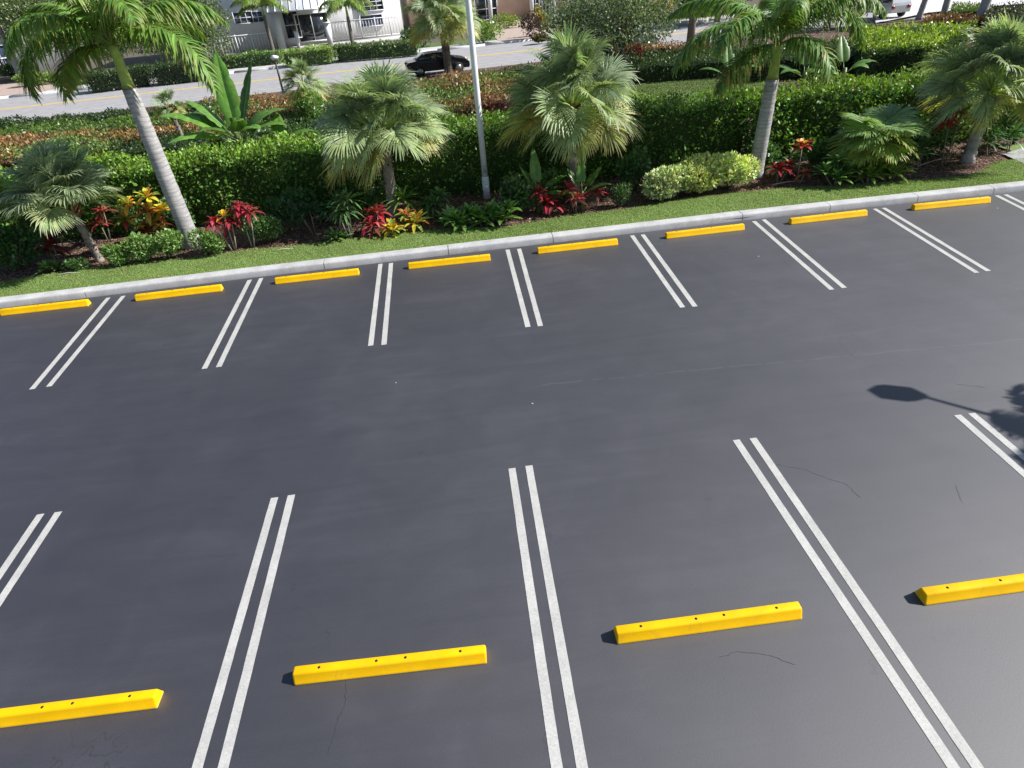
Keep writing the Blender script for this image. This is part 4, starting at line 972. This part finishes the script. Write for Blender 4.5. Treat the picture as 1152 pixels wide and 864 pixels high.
bush('shrub', 697, 232, 'small round dark green shrub between the red cordylines and the pale shrub', 'shrub', .34, .3, .62, (.05, .11, .035), .075, 1400, 12, (.08, .15, .05), aspect=.3)
VAR = (.66, .70, .42)
bush('variegated_shrub', 747, 224, 'pale variegated green and cream shrub, lower left clump of the mound', 'shrub', .85, .55, .95, (.34, .40, .2), .11, 2400, 13, (.45, .55, .27), aspect=.65, mix=(VAR, .38), group='pale variegated shrubs')
bush('variegated_shrub', 785, 218, 'pale variegated yellow green shrub, middle of the mound', 'shrub', .95, .6, 1.05, (.42, .46, .15), .11, 2700, 14, (.58, .64, .22), aspect=.65, mix=((.68, .72, .32), .42), group='pale variegated shrubs')
bush('variegated_shrub', 819, 212, 'pale variegated yellow green shrub touching the thick trunk at its right', 'shrub', .75, .6, 1.1, (.42, .54, .22), .11, 2400, 15, (.58, .64, .22), aspect=.65, mix=((.68, .72, .32), .42), group='pale variegated shrubs')
plant('cordyline', 874, 206, 'red rosette low at the right foot of the right thick trunk', 'cordyline', [(0, 0, .35, 24, .4, .09, [(.35, .03, .03), (.25, .02, .03), (.12, .03, .02)], {}), (.3, .05, .4, 20, .34, .08, [(.3, .03, .03), (.14, .04, .02)], {})], seed=33)
plant('croton', 897, 207, 'tall red and yellow croton beside the low fan palm', 'croton', [(0, .1, .95, 20, .36, .10, [(.38, .04, .03), (.45, .3, .06), (.3, .03, .03)], dict(emin=.3)), (.1, -.1, .3, 14, .25, .07, [(.35, .12, .04), (.3, .05, .03)], {})], seed=34)
gx2 = [(940, 209, 'green broad strap leaved plant left of the low fan palm foot'), (976, 206, 'green and yellow rosette plant right below the low fan palm'), (1001, 203, 'yellow green rosette plant right of the low fan palm foot')]
for i, (u, v, l) in enumerate(gx2):
    cc_ = [(.10, .20, .05), (.14, .25, .06)] if i == 0 else [(.16, .27, .05), (.24, .33, .06), (.1, .19, .04)]
    plant('bromeliad', u, v, l, 'plant', [(0, 0, .15, 34, .55, .08, cc_, bro), (-.28, .12, .3, 24, .46, .08, cc_, bro), (.28, .1, .32, 24, .46, .08, cc_, bro), (.02, .15, .6, 22, .42, .08, cc_, bro)], group='rosette plants below the low fan palm', seed=40+i)
plant('croton', 1062, 186, 'crimson croton with cream blotches at the hedge left of the far right palm', 'croton', [(0, .3, 1.1, 24, .38, .1, [(.35, .02, .03), (.4, .05, .05), (.45, .4, .25)], {}), (.3, .3, 1.35, 16, .3, .09, [(.2, .3, .06), (.5, .5, .25), (.3, .03, .03)], {})], seed=36)
for i, (u, v, l) in enumerate([(1034, 189, 'small dark spiky plant in the shade left of the far right palm'), (1112, 176, 'spiky green plant just right of the far right palm trunk'), (1135, 172, 'spiky green plant at the paver path by the right edge')]):
    plant('dracaena', u, v, l, 'dracaena', [(0, .2, .35, 36, .5, .05, (.055, .125, .045), dict(droop=.4)), (.2, .3, .5, 26, .4, .045, (.07, .15, .05), dict(droop=.4))], seed=50+i, group='spiky dark plants at the right end')
FILL = [(12, 272, 'b', 'broad dark green plant high at the left edge behind the fan palm'), (150, 262, 'b', 'dark green shrub between the leftmost fan palm and the yellow croton'), (210, 262, 'b', 'dark leafy shrub hard against the left thick trunk, in front of the hedge'),
 (340, 246, 'b', 'dark shrub at the hedge foot left of the spiky dracaena'), (375, 250, 'd', 'grey green strap plant between the two dracaenas at the hedge'), (378, 271, 's', 'small green rosette at the mulch edge before the dracaenas'), (490, 243, 'd', 'dark strap leaved plant at the hedge between palm and light pole'),
 (500, 250, 's', 'small green rosette left of the group below the light pole'), (580, 240, 'b', 'dark shrub between the light pole plants and the young banana'), (630, 226, 'b', 'dark green shrub behind the deep red cordylines'), (715, 214, 'b', 'dark shrub behind the pale variegated mound at its left end'),
 (860, 193, 'b', 'dark shrub just right behind the right thick trunk'), (885, 198, 'd', 'green strap plant between the two red plants by the low fan palm'), (925, 193, 'b', 'dark leafy shrub left behind the low fan palm'), (1022, 181, 'b', 'dark leafy shrub right behind the low fan palm'),
 (1055, 176, 'd', 'green spiky plant below the crimson and cream croton'), (1140, 162, 'b', 'dark shrub behind the paver path at the right edge'), (56, 306, 's', 'small dark rosette in the shade under the leftmost palm')]
for i, (u, v, k, l) in enumerate(FILL):
    if k == 'b': bush('shrub', u, v, l, 'shrub', .55, .4, .95 if i % 2 else 1.2, (.08, .17, .05), .13, 1100, 200+i, (.12, .23, .06), group='dark filler shrubs at the hedge foot')
    elif k == 'd': plant('strap_plant', u, v, l, 'plant', [(0, 0, .3, 40, .5, .06, (.08, .16, .05), dict(droop=.6)), (.2, .1, .5, 26, .42, .055, (.09, .18, .05), dict(droop=.6)), (-.22, .1, .2, 26, .42, .06, (.07, .15, .05), dict(droop=.6))], group='green strap plants in the bed', seed=200+i)
    else: plant('rosette_plant', u, v, l, 'plant', [(0, 0, .06, 24, .34, .07, (.11, .2, .06), dict(droop=.3, emin=.1)), (.2, .05, .06, 18, .26, .06, (.13, .22, .06), dict(droop=.3, emin=.1))], group='small green rosettes in the bed', seed=200+i)
# fallen sticks
for i, (a_, b_) in enumerate([((868, 208), (905, 204)), ((1035, 186), (1068, 178)), ((60, 311), (90, 307)), ((305, 284), (330, 280))]):
    (x0, y0), (x1, y1) = PX(*a_, .12), PX(*b_, .12); mb = MB().tube([(0, 0, .02), ((x1-x0)*.5, (y1-y0)*.5+.03, .05), (x1-x0, y1-y0, .03)], [.018, .015, .008], 6, col=(.42, .36, .3))
    o = mb.build('fallen_branch', BARKC); o.location = (x0, y0, .1)
    tag(o, ['dry pale stick lying in the mulch left of the low fan palm', 'dry pale branch in the mulch left of the far right palm', 'dry frond stalk in the mulch under the leftmost fan palm', 'dry stick at the mulch edge below the rounded shrub'][i], 'branch', 'dry sticks in the mulch')

# big-leaf plants beyond the hedge
def behind(u, v, y):   # base on the ground below a point measured at depth y
    x, z = YROW(u, v, y); return x, y
def banana_at(x, y, *a, **k):
    t = banana(0, 400, *a, **k); t.location = (x, y, .1); return t
x, _ = behind(270, 160, 22.0)
banana_at(x, 22.0, 'big banana plant with tall upright leaves behind the near hedge at left', [(95, 80, 2.6, .66, .03, 1.7), (48, 62, 2.6, .5, .12, .8), (185, 36, 2.8, .85, .45, 1.5), (200, 20, 2.3, .85, .45, 1.8), (172, 52, 2.3, .6, .4, 1.2), (10, 38, 2.2, .75, .5, 1.1), (160, 42, 2.2, .6, .5, .8), (20, 45, 1.9, .6, .6, .9), (-30, 40, 1.5, .6, .7, 1.2), (0, 28, 2.0, .55, .6, 1.0), (225, 40, 1.7, .6, .6, 1.0), (-60, 55, 1.5, .55, .6, 1.2), (100, 50, 2.0, .6, .5, .9)], stem_h=1.7, sr=.12, seed=5, group='banana plants behind the hedge')
x, _ = behind(315, 160, 21.8)
banana_at(x, 21.8, 'banana plant with drooping torn leaves right of the tall upright one', [(90, 60, 1.3, .4, .4, 1.2), (20, 25, 1.5, .4, .6, .9), (-60, 45, 1.2, .4, .8, 1.0), (150, 30, 1.2, .4, .5, 1.1), (-10, 10, 1.4, .35, .5, 1.0)], stem_h=1.5, sr=.1, seed=6, group='banana plants behind the hedge')
bush('shrub', 352, 150, 'light green climbing shrub on top of the hedge left of the centre fan palm', 'shrub', .8, .6, 2.0, (.12, .22, .05), .14, 1200, 60, (.2, .3, .06))
x, _ = behind(905, 85, 23.5)
banana_at(x, 23.5, 'large broad leaved plant behind the hedge right of the right thick trunk', [(80, 65, 1.7, .5, .2, 1.1), (10, 35, 1.6, .5, .5, 1.0), (-40, 25, 1.4, .5, .7, 1.3), (150, 30, 1.6, .5, .5, .9), (200, 30, 1.5, .45, .6, 1.0), (40, 55, 1.8, .5, .3, 1.2), (-90, 40, 1.2, .5, .8, 1.2)], stem_h=1.6, sr=.12, seed=7, group='banana plants behind the hedge')
x, _ = behind(950, 80, 24.5)
banana_at(x, 24.5, 'broad leaved plant behind the hedge above the low fan palm', [(85, 60, 1.6, .5, .2, 1.0), (0, 30, 1.5, .5, .6, 1.1), (-60, 35, 1.2, .5, .7, 1.2), (170, 30, 1.5, .45, .5, .9)], stem_h=1.4, sr=.12, seed=8, group='banana plants behind the hedge')
x, _ = behind(820, 90, 27)
banana_at(x, 27, 'broad leaved plant left of the right thick trunk, by the grass patch', [(85, 60, 1.6, .5, .2, 1.0), (0, 30, 1.5, .5, .6, 1.1), (-60, 35, 1.2, .5, .7, 1.2), (170, 30, 1.5, .45, .5, .9)], stem_h=1.2, sr=.12, seed=9, group='banana plants behind the hedge')

# ------------------------------------------------------------------ broadleaf trees
def tree(u, v, label, cx, cz, R, Hc, col, n=9000, leaf=.16, seed=0, trunk_h=None, z0=.08, tr=.2, dy=0, colt=None, group='broadleaf trees around the street', name='broadleaf_tree'):
    rng = np.random.default_rng(seed+3000); x, y = PX(u, v, z0); y += dy; t = thing(name, (x, y, z0), label, 'tree', group)
    mb = MB(); nb = 26
    cl = []
    for i in range(nb):
        p = rng.standard_normal(3); p /= np.linalg.norm(p); r = rng.uniform(.35, .85)
        cl.append((cx+p[0]*R*r, p[1]*R*r, cz+p[2]*Hc*r, rng.uniform(.24, .42)*R))
    tk = MB(); th = cz-Hc*.45
    tk.tube([(0, 0, -.05), (.05*R*.2, 0, th*.5), (cx*.4, 0, th)], [tr*1.25, tr, tr*.8], 10, col=(.2, .17, .14), wob=.05, rng=rng)
    for (a, b_, c_, r) in cl:
        m = int(n*(r/R/.33)**2/nb); p = rng.standard_normal((m, 3)); p /= np.linalg.norm(p, axis=1)[:, None]; rr = rng.uniform(.2, 1.1, m)**.45
        q = np.array([a, b_, c_])+p*(r*rr)[:, None]*np.array([1, 1, .75]); q[:, 2] = np.maximum(q[:, 2], .15)
        c = colvar(np.array(col)*rng.uniform(.75, 1.3), m, .3, .1, rng)
        if colt is not None: k = rng.random(m) < .25; c[k] = colvar(colt, k.sum(), .2, .06, rng)
        mb.leaves(q, p, leaf, .5, c, up=.3, rnd=.8, rng=rng)
        tk.tube([(cx*.4, 0, th), ((cx*.4+a)/2, b_/2, (th+c_)/2+.1), (a, b_, c_)], [tr*.5, tr*.25, tr*.08], 5, col=(.2, .17, .14))
    mb.build('crown', LEAF, t); tk.build('trunk', BARKC, t, True); return t
OAK = (.15, .21, .085)
tree(48, 95, 'large grey green tree across the street at the upper left corner', -1, 5.2, 4.8, 3.4, OAK, 15000, .22, 1, tr=.3, dy=6, colt=(.2, .25, .13))
tree(100, 92, 'dense tree behind the left royal palm crown', .5, 3.4, 3.2, 2.8, (.08, .13, .045), 9000, .2, 2, dy=3)
tree(225, 84, 'rounded tree covering the left end of the white house', -.2, 3.6, 3.3, 3.2, (.11, .16, .06), 13000, .19, 3, dy=2, colt=(.2, .26, .12))
tree(185, 88, 'darker tree right behind the left royal palm fronds', 0, 3.6, 2.7, 3.0, (.06, .10, .04), 8000, .2, 4, dy=2)
tree(690, 82, 'grey green fine leaved tree beside the street right of the centre palm', -.2, 2.7, 3.7, 2.6, (.17, .225, .125), 24000, .14, 5, tr=.16, dy=-2, colt=(.24, .3, .18))
tree(528, 30, 'dark green tree behind the street palm crown', 0, 2.6, 3.6, 2.8, (.05, .10, .03), 8000, .22, 6, dy=8)
tree(583, 20, 'dark green tree beside the entrance column across the street', .2, 2.8, 3.0, 2.5, (.06, .12, .035), 7000, .22, 7, dy=7)
tree(776, 55, 'street tree with dark trunk and shaded crown left of the right royal palm', 0, 4.6, 3.2, 2.0, (.10, .17, .05), 9000, .18, 8, tr=.22)
tree(812, 20, 'dark tree between the street tree and the right royal palm crown', 0, 3.0, 3.6, 2.8, (.07, .13, .04), 9000, .2, 18, dy=5)
tree(560, 12, 'dense green tree behind the driveway bushes at the top centre', 0, 3.0, 3.4, 2.8, (.07, .14, .04), 8000, .22, 19, dy=9)
tree(840, 30, 'dark leafy tree behind the right royal palm crown', 0, 3.0, 4.0, 2.8, (.05, .095, .03), 9000, .22, 9, dy=6)
tree(930, 30, 'dark leafy tree above the tall block hedge', 0, 2.8, 4.0, 2.6, (.055, .10, .03), 9000, .2, 10, dy=0)
# far shrubs
def far_bush(u, v, label, rx, h, col, seed, mix=None, leaf=.2, n=900, dy=0):
    t = bush('shrub', u, v, label, 'shrub', rx, rx*.7, h, col, leaf, n, seed, mix=mix); t.location.y += dy; return t
far_bush(610, 40, 'yellow croton bush by the entrance column across the street', .9, 2.2, (.5, .36, .04), 70, ((.15, .2, .04), .4))
far_bush(597, 44, 'dark purple bush left of the entrance column across the street', 1.3, 2.0, (.06, .03, .03), 71, ((.12, .1, .06), .3))
far_bush(572, 33, 'yellow green bush left of the brick driveway', 1.7, 1.4, (.25, .32, .05), 72, ((.1, .18, .04), .4), dy=1)
far_bush(650, 40, 'yellow croton bush behind the fan palm tips across the street', 1.5, 1.7, (.5, .36, .05), 73, ((.15, .2, .04), .4))
far_bush(606, 48, 'low maroon plant at the corner of the brick driveway', .8, .7, (.1, .04, .03), 74, ((.12, .18, .05), .3))
far_bush(740, 24, 'large yellow croton bush right of the grey green tree', 2.1, 2.8, (.75, .5, .03), 75, ((.6, .3, .04), .3), n=1600)
far_bush(545, 50, 'yellow green shrub right of the street palm trunk', 1.6, 1.8, (.18, .28, .05), 76, n=1200, dy=1)
far_bush(475, 56, 'dark shrub left of the street palm across the street', 1.8, 1.6, (.05, .10, .03), 77, n=1200, dy=2)
far_bush(5, 92, 'dark round shrub at the far left across the street', 1.6, 1.4, (.05, .10, .03), 78, n=1200, dy=2)
far_bush(45, 96, 'yellow green shrub beside the brick driveway at left', 1.6, 1.2, (.16, .24, .06), 79, n=1200)

# ------------------------------------------------------------------ buildings
def fframe(d_off, u, v):
    p = PLANE(u, v, d_off); return p
ANG = math.atan(.122)
class Facade:
    """local frame: x along the street, y away from it, z up"""
    def __init__(s, name, d, label, origin_px, group=None):
        s.d = d; p = PLANE(*origin_px, d); s.o = np.array([p[0], p[1], 0.0]); s.ex = np.array([math.cos(ANG), math.sin(ANG), 0])
        s.t = thing(name, (s.o[0], s.o[1], .06), label, 'house', group, rz=ANG)
    def sx(s, u, v): p = PLANE(u, v, s.d); return float((p-s.o)@s.ex), float(p[2]-.06)
def window(par, x0, x1, z0, z1, nx, nz, glass=GLASS, y=0.0, fw=.07, name='window'):
    mb = MB().box(x0, x1, y-.02, y+.05, z0, z1); w = mb.build(name, glass, par)
    f = MB(); g = .0
    f.box(x0-fw, x0, y-.09, y+.02, z0-fw, z1+fw); f.box(x1, x1+fw, y-.09, y+.02, z0-fw, z1+fw)
    f.box(x0+.002, x1-.002, y-.085, y+.02, z1, z1+fw); f.box(x0-.03, x1+.03, y-.11, y+.02, z0-fw-.003, z0-.001)
    for i in range(1, nx): x = x0+(x1-x0)*i/nx; f.box(x-.03, x+.03, y-.07, y-.021, z0, z1)
    for i in range(1, nz): z = z0+(z1-z0)*i/nz; f.box(x0, x1, y-.066, y-.022, z-.03, z+.03)
    f.build('frame', TRIM, w); return w
def railing(par, x0, x1, y, z0, z1, mat=TRIM):
    mb = MB(); mb.box(x0, x1, y-.04, y+.04, z1-.08, z1); mb.box(x0, x1, y-.03, y+.03, z0, z0+.07)
    n = max(2, int((x1-x0)/.28))
    for i in range(n+1):
        x = x0+(x1-x0)*i/n; r = .05 if i % 5 == 0 else .022; mb.box(x-r, x+r, y-r*.7, y+r*.7, z0+.01, z1+(.06 if i % 5 == 0 else -.01))
    return mb.build('railing', mat, par)

F = Facade('white_house', 20, 'white two storey house with railings, tall dark doors and a metal awning', (455, 38))
t = F.t
xl = F.sx(205, 62)[0]; xr = 0.0
MB().box(xl, xr, .06, 9, 0, 6.8).build('wall', STUCCO, t)
MB().box(xl-.5, xr+.5, -.5, 9.6, 6.8, 7.05).add([(xl-.5, -.5, 7.05), (xr+.5, -.5, 7.05), (xr+.5, 9.6, 7.05), (xl-.5, 9.6, 7.05), (xl+3, 4.5, 9), (xr-3, 4.5, 9)], [[0, 1, 5, 4], [2, 3, 4, 5]], [[1, 2, 5], [3, 0, 4]]).build('roof', ROOFM, t)
for (u0, v0, u1, v1, nx, nz, g) in [(265, 27, 282, 13, 3, 2, BLUEGLASS), (286, 25, 294, 13, 2, 2, BLUEGLASS), (403, 13, 429, -4, 4, 3, GLASS), (407, 30, 429, 16, 1, 1, BLUEGLASS)]:
    a = F.sx(u0, v0); b2 = F.sx(u1, v1); window(t, a[0], b2[0], a[1], b2[1], nx, nz, g, y=.05)
a = F.sx(338, 47); b2 = F.sx(366, 14)
dz0, dz1 = a[1], b2[1]
w = window(t, a[0], b2[0], max(.25, dz0), dz1, 2, 1, GLASS, y=.05, fw=.12, name='door')
a2 = F.sx(324, 43); b3 = F.sx(333, 13); window(t, a2[0], b3[0], a2[1], b3[1], 1, 2, GLASS, y=.05)
pa = F.sx(334, 40)[0]; MB().box(pa, a[0]-.2, -.25, .06, 0, dz1+.3).build('pilaster', BEIGE, t)
ca = F.sx(324, 51)[0]; cx0 = ca-.9
MB().box(ca-.75, ca-.1, -1.6, -1.0, 0, 3.4).box(ca-.85, ca, -1.7, -.9, 0, .25).box(ca-.85, ca, -1.7, -.9, 3.4, 3.52).build('column', TRIM, t)
cb = F.sx(372, 48)[0]
MB().box(cb-.25, cb+.25, -1.5, -1.1, 0, 2.0).box(cb-.32, cb+.32, -1.57, -1.03, 2.0, 2.1).build('gate_post', TRIM, t)
MB().box(ca+.9, ca+1.2, -1.5, -1.2, 0, 1.6).build('gate_post', TRIM, t)
# awning with ribs
aw = MB(); x0, x1 = ca-.9, F.sx(360, 8)[0]+.6
aw.add([(x0, -2.4, 3.35), (x1, -2.4, 3.35), (x1, .05, 4.35), (x0, .05, 4.35), (x0, -2.4, 3.22), (x1, -2.4, 3.22), (x1, .05, 4.2), (x0, .05, 4.2)], [[0, 1, 2, 3], [7, 6, 5, 4], [4, 5, 1, 0], [5, 6, 2, 1], [7, 4, 0, 3]])
for i in range(9):
    x = x0+(x1-x0)*i/8; aw.add([(x-.04, -2.41, 3.35), (x+.04, -2.41, 3.35), (x+.04, .04, 4.35), (x-.04, .04, 4.35), (x-.04, -2.41, 3.42), (x+.04, -2.41, 3.42), (x+.04, .04, 4.42), (x-.04, .04, 4.42)], [[4, 5, 6, 7], [0, 4, 7, 3], [1, 2, 6, 5], [0, 1, 5, 4]])
aw.build('awning', ROOFM, t)
zr = F.sx(300, 42)[1]
railing(t, xl+1, ca-1.0, -1.2, .2, 1.75); railing(t, cb+.3, -.5, -1.2, .5, 2.05)
MB().box(xl, 0, -1.35, -.3, 0, .3).build('terrace', WALKM, t)

F2 = Facade('peach_house', 27, 'peach coloured house with white columns behind the trees, right of the white house', (458, 20))
t = F2.t; xe = F2.sx(705, 8)[0]
MB().box(.3, xe, .06, 9, 0, 6.5).build('wall', STUCCO2, t)
MB().box(-.2, xe+.5, -.6, 9.6, 6.5, 6.8).add([(-.2, -.6, 6.8), (xe+.5, -.6, 6.8), (xe+.5, 9.6, 6.8), (-.2, 9.6, 6.8), (4, 4.5, 9), (xe-4, 4.5, 9)], [[0, 1, 5, 4], [2, 3, 4, 5]], [[1, 2, 5], [3, 0, 4]]).build('roof', TILE, t)
for u0, u1 in ((484, 500), (536, 560), (600, 607), (611, 618), (640, 660)):  # second pane is a dark sheet for the entrance's unlit interior
    a = F2.sx(u0, 25)[0]; b2 = F2.sx(u1, 25)[0]; window(t, a, b2, .4, 3.4, 2, 3, GLASS if u0 != 611 else BLUEGLASS, y=.05)
for u in (551, 597, 621):
    a = F2.sx(u, 22)[0]; MB().box(a-.2, a+.2, -.9, -.5, 0, 4.6).box(a-.28, a+.28, -.98, -.42, 0, .2).build('column', TRIM, t)

F3 = Facade('left_house', 24, 'shaded house with white balustrade at the far upper left corner', (40, 85))
t = F3.t; xe = -24
MB().box(xe, 1, .06, 9, 0, 6.5).build('wall', simple('grey_stucco', (.3, .3, .32), .9), t)
MB().box(xe-.5, 1.5, -.6, 9.6, 6.5, 6.8).add([(xe-.5, -.6, 6.8), (1.5, -.6, 6.8), (1.5, 9.6, 6.8), (xe-.5, 9.6, 6.8), (xe+4, 4.5, 9), (-3, 4.5, 9)], [[0, 1, 5, 4], [2, 3, 4, 5]], [[1, 2, 5], [3, 0, 4]]).build('roof', TILE, t)
for i in range(4): window(t, -4.2-i*5, -1.2-i*5, .5, 3.6, 3, 3, BLUEGLASS, y=.05)
railing(t, -12, .5, -1.2, .3, 1.6)

F4 = Facade('garage_building', 30, 'pale garage building with a dark opening beyond the yellow croton, top right of centre', (735, 6))
t = F4.t
MB().box(0, 30, .06, 9, 0, 6.5).build('wall', BEIGE, t)
MB().box(-.5, 30.5, -.6, 9.6, 6.5, 6.8).add([(-.5, -.6, 6.8), (30.5, -.6, 6.8), (30.5, 9.6, 6.8), (-.5, 9.6, 6.8), (4, 4.5, 9), (26, 4.5, 9)], [[0, 1, 5, 4], [2, 3, 4, 5]], [[1, 2, 5], [3, 0, 4]]).build('roof', TILE, t)
window(t, 1.2, 5.0, .1, 3.0, 1, 1, GLASS, y=.05, name='garage_door'); window(t, 8, 11, .8, 3.0, 3, 3, GLASS, y=.05); window(t, 15, 18, .8, 3.0, 3, 3, GLASS, y=.05)

# far pale parking area upper right
sheet('far_pavement', [PX(985, 26, .16), PX(1045, 14, .16), PX(1170, 2, .16), PX(1170, -22, .16), PX(985, -16, .16)], .16, simple('bleached_concrete', (.62, .62, .62), .9, 0, .12, .6))

# ------------------------------------------------------------------ vehicles
def car(name, x, y, rz, paint_, label, L=4.4, W=1.78, Hh=1.42, kind='sedan', cat='car', z=.0):
    t = thing(name, (x, y, z), label, cat, rz=rz)
    hw = W/2
    if kind == 'sedan':
        prof = [(-.5, .30), (-.5, .62), (-.485, .86), (-.36, .92), (-.20, Hh-.04), (-.04, Hh), (.10, Hh-.03), (.27, .93), (.44, .80), (.49, .66), (.5, .45), (.49, .28)]; gl = ((-.335, .93), (-.19, Hh-.07), (.095, Hh-.07), (.245, .93))
    else:
        prof = [(-.5, .35), (-.5, .80), (-.49, .98), (-.44, Hh-.04), (-.30, Hh), (.05, Hh), (.12, Hh-.04), (.26, 1.02), (.45, .92), (.495, .75), (.5, .5), (.49, .32)]; gl = ((-.45, 1.02), (-.42, Hh-.1), (.10, Hh-.1), (.235, 1.02))
    pr = [(a*L, z_) for a, z_ in prof]; m = len(pr); P = []
    def half(z_): return hw*(1 if z_ < .75 else 1-.24*min(1, (z_-.75)/(Hh-.75)))
    for sg in (-1, 1):
        P += [(a, sg*half(z_)*.97 if i in (0, m-1) else sg*half(z_), z_) for i, (a, z_) in enumerate(pr)]
    Q = [[i, i+1, m+i+1, m+i] for i in range(m-1)]+[[m-1, 0, m, 2*m-1]]
    me = bpy.data.meshes.new('body'); me.from_pydata(P, [], [q for q in Q]+[list(range(m))[::-1], list(range(m, 2*m))]); me.update()
    me.materials.append(paint_); bo = link('body', me, t)
    bv = bo.modifiers.new('bevel', 'BEVEL'); bv.width = .05; bv.segments = 3; bv.limit_method = 'ANGLE'; bv.angle_limit = .4
    for sg in (-1, 1):
        g = [(a*L, sg*(half(z_)+.012), z_) for a, z_ in gl]; mid = (g[1][0]+g[2][0])/2+.1*L*.3
        for k, (xa, xb) in enumerate((((g[0][0], g[1][0]), (mid-.04, mid-.04)), ((mid+.04, mid+.04), (g[3][0], g[2][0])))):
            v = [(xa[0], g[0][1], g[0][2]), (xb[0], g[3][1], g[3][2]), (xb[1], g[2][1], g[2][2]), (xa[1], g[1][1], g[1][2])]
            v2 = [(a, b_-sg*.03, c) for a, b_, c in v]
            MB().add(v+v2, [[0, 1, 2, 3], [7, 6, 5, 4], [0, 4, 5, 1], [1, 5, 6, 2], [2, 6, 7, 3], [3, 7, 4, 0]]).build('side_window', GLASS, t)
    # windscreens
    def screen(i0, i1, nm):
        (xa, za), (xb, zb_) = pr[i0], pr[i1]; d = .06
        ax_, az_ = xb-xa, zb_-za; n_ = np.array([-az_, ax_]); n_ = n_/np.linalg.norm(n_)*.014
        if n_[1] < 0: n_ = -n_
        pts = []
        for f in (.1, .9):
            xx, zz_ = xa+ax_*f+n_[0], za+az_*f+n_[1]; h_ = half(zz_)-.1
            pts += [(xx, -h_, zz_), (xx, h_, zz_)]
        v = [pts[0], pts[1], pts[3], pts[2]]; v2 = [(a-n_[0]*2, b_, c-n_[1]*2) for a, b_, c in v]
        MB().add(v+v2, [[0, 1, 2, 3], [7, 6, 5, 4], [0, 4, 5, 1], [1, 5, 6, 2], [2, 6, 7, 3], [3, 7, 4, 0]]).build(nm, GLASS, t)
    screen(6, 7, 'windscreen'); screen(3, 4, 'rear_window')
    for sx_ in (-.31, .31):
        for sg in (-1, 1):
            w_ = MB().tube([(sx_*L, sg*(hw-.2), .32), (sx_*L, sg*(hw+.01), .32)], [.32, .32], 20).build('wheel', RUBBER, t)
            MB().tube([(sx_*L, sg*(hw-.02), .32), (sx_*L, sg*(hw+.02), .32)], [.2, .19], 14).build('rim', RIMM, w_)
    for sg in (-1, 1):
        MB().box(.475*L, .497*L, sg*(hw-.25)-.18, sg*(hw-.25)+.18, .6, .73).build('headlight', LIGHTM, t)
        MB().box(-.506*L, -.49*L, sg*(hw-.22)-.15, sg*(hw-.22)+.15, .66, .82).build('tail_light', REDM, t)
        MB().box(.14*L, .175*L, sg*(hw+.06)-.09, sg*(hw+.06)+.09, .93, 1.04).build('wing_mirror', paint_, t)
    return t
cxp = PX(494, 82, 0)
car('parked_car', cxp[0]-.05, cxp[1]-.3, ANG, CARBLACK, 'black sedan on the street behind the shaggy palm trunk', L=4.0, W=1.7, Hh=1.3)
cxp = PX(704, 58, 0)
car('parked_car', cxp[0], cxp[1]+.4, ANG, CARGREY, 'grey blue car on the street half hidden behind the fine leaved tree', L=4.3, Hh=1.5)
p = PLANE(762, 12, 22)
car('parked_car', p[0], p[1], ANG+.1, CARBLACK, 'dark car parked in front of the garage building at the top edge', L=4.4, Hh=1.6, kind='van', z=.07)
cxp = PX(998, 20, .16)
car('parked_car', cxp[0], cxp[1]+1.0, PI/2+.15, CARWHITE, 'white pickup like vehicle parked at the upper right, facing away', L=3.9, Hh=1.5, kind='van', z=.165)

# white sign post by the street
x, y = PX(661, 62, .1)
t = thing('sign_post', (x, y, .1), 'white post with a small panel among the tips of the centre right fan palm', 'sign')
MB().box(-.06, .06, -.06, .06, 0, 2.6).build('post', TRIM, t); MB().box(-.75, -.08, -.03, .03, .7, 1.5).build('panel', TRIM, t)

# ------------------------------------------------------------------ light, sky, camera
world = bpy.data.worlds.new('World'); scene.world = world; world.use_nodes = True
nt = world.node_tree; bg = nt.nodes['Background']; sky = nt.nodes.new('ShaderNodeTexSky'); sky.sky_type = 'NISHITA'
sky.sun_disc = False; sky.sun_elevation = SUN_EL
# direction toward the sun (x right, slightly beyond)
sdir = np.array([math.cos(SUN_AZ)*math.cos(SUN_EL), math.sin(SUN_AZ)*math.cos(SUN_EL), math.sin(SUN_EL)])
sky.sun_rotation = math.atan2(sdir[0], sdir[1]); sky.air_density = 1.0; sky.dust_density = .6; sky.ozone_density = 1.2
nt.links.new(sky.outputs[0], bg.inputs[0]); bg.inputs[1].default_value = .072
sd_ = bpy.data.lights.new('sun', 'SUN'); sd_.energy = 5.0; sd_.angle = math.radians(.4); sd_.color = (1, .965, .92)
so = bpy.data.objects.new('sun', sd_); COL.objects.link(so); so.rotation_euler = Vector(sdir).to_track_quat('Z', 'Y').to_euler(); so.location = (20, 10, 30)

cd = bpy.data.cameras.new('camera'); cd.sensor_fit = 'HORIZONTAL'; cd.sensor_width = 36; cd.lens = 36*FPX/1152; cd.clip_end = 2000; cd.clip_start = .05
co = bpy.data.objects.new('camera', cd); COL.objects.link(co)
M = Matrix(((RT[0], UP[0], -FW[0], 0), (RT[1], UP[1], -FW[1], 0), (RT[2], UP[2], -FW[2], CAMH), (0, 0, 0, 1)))
co.matrix_world = M; scene.camera = co
scene.view_settings.view_transform = 'Standard'; scene.view_settings.look = 'None'; scene.view_settings.exposure = 0.6; scene.view_settings.gamma = 1
scene.cycles.max_bounces = 6; scene.cycles.diffuse_bounces = 3; scene.cycles.glossy_bounces = 2; scene.cycles.transmission_bounces = 3
scene.cycles.use_denoising = True
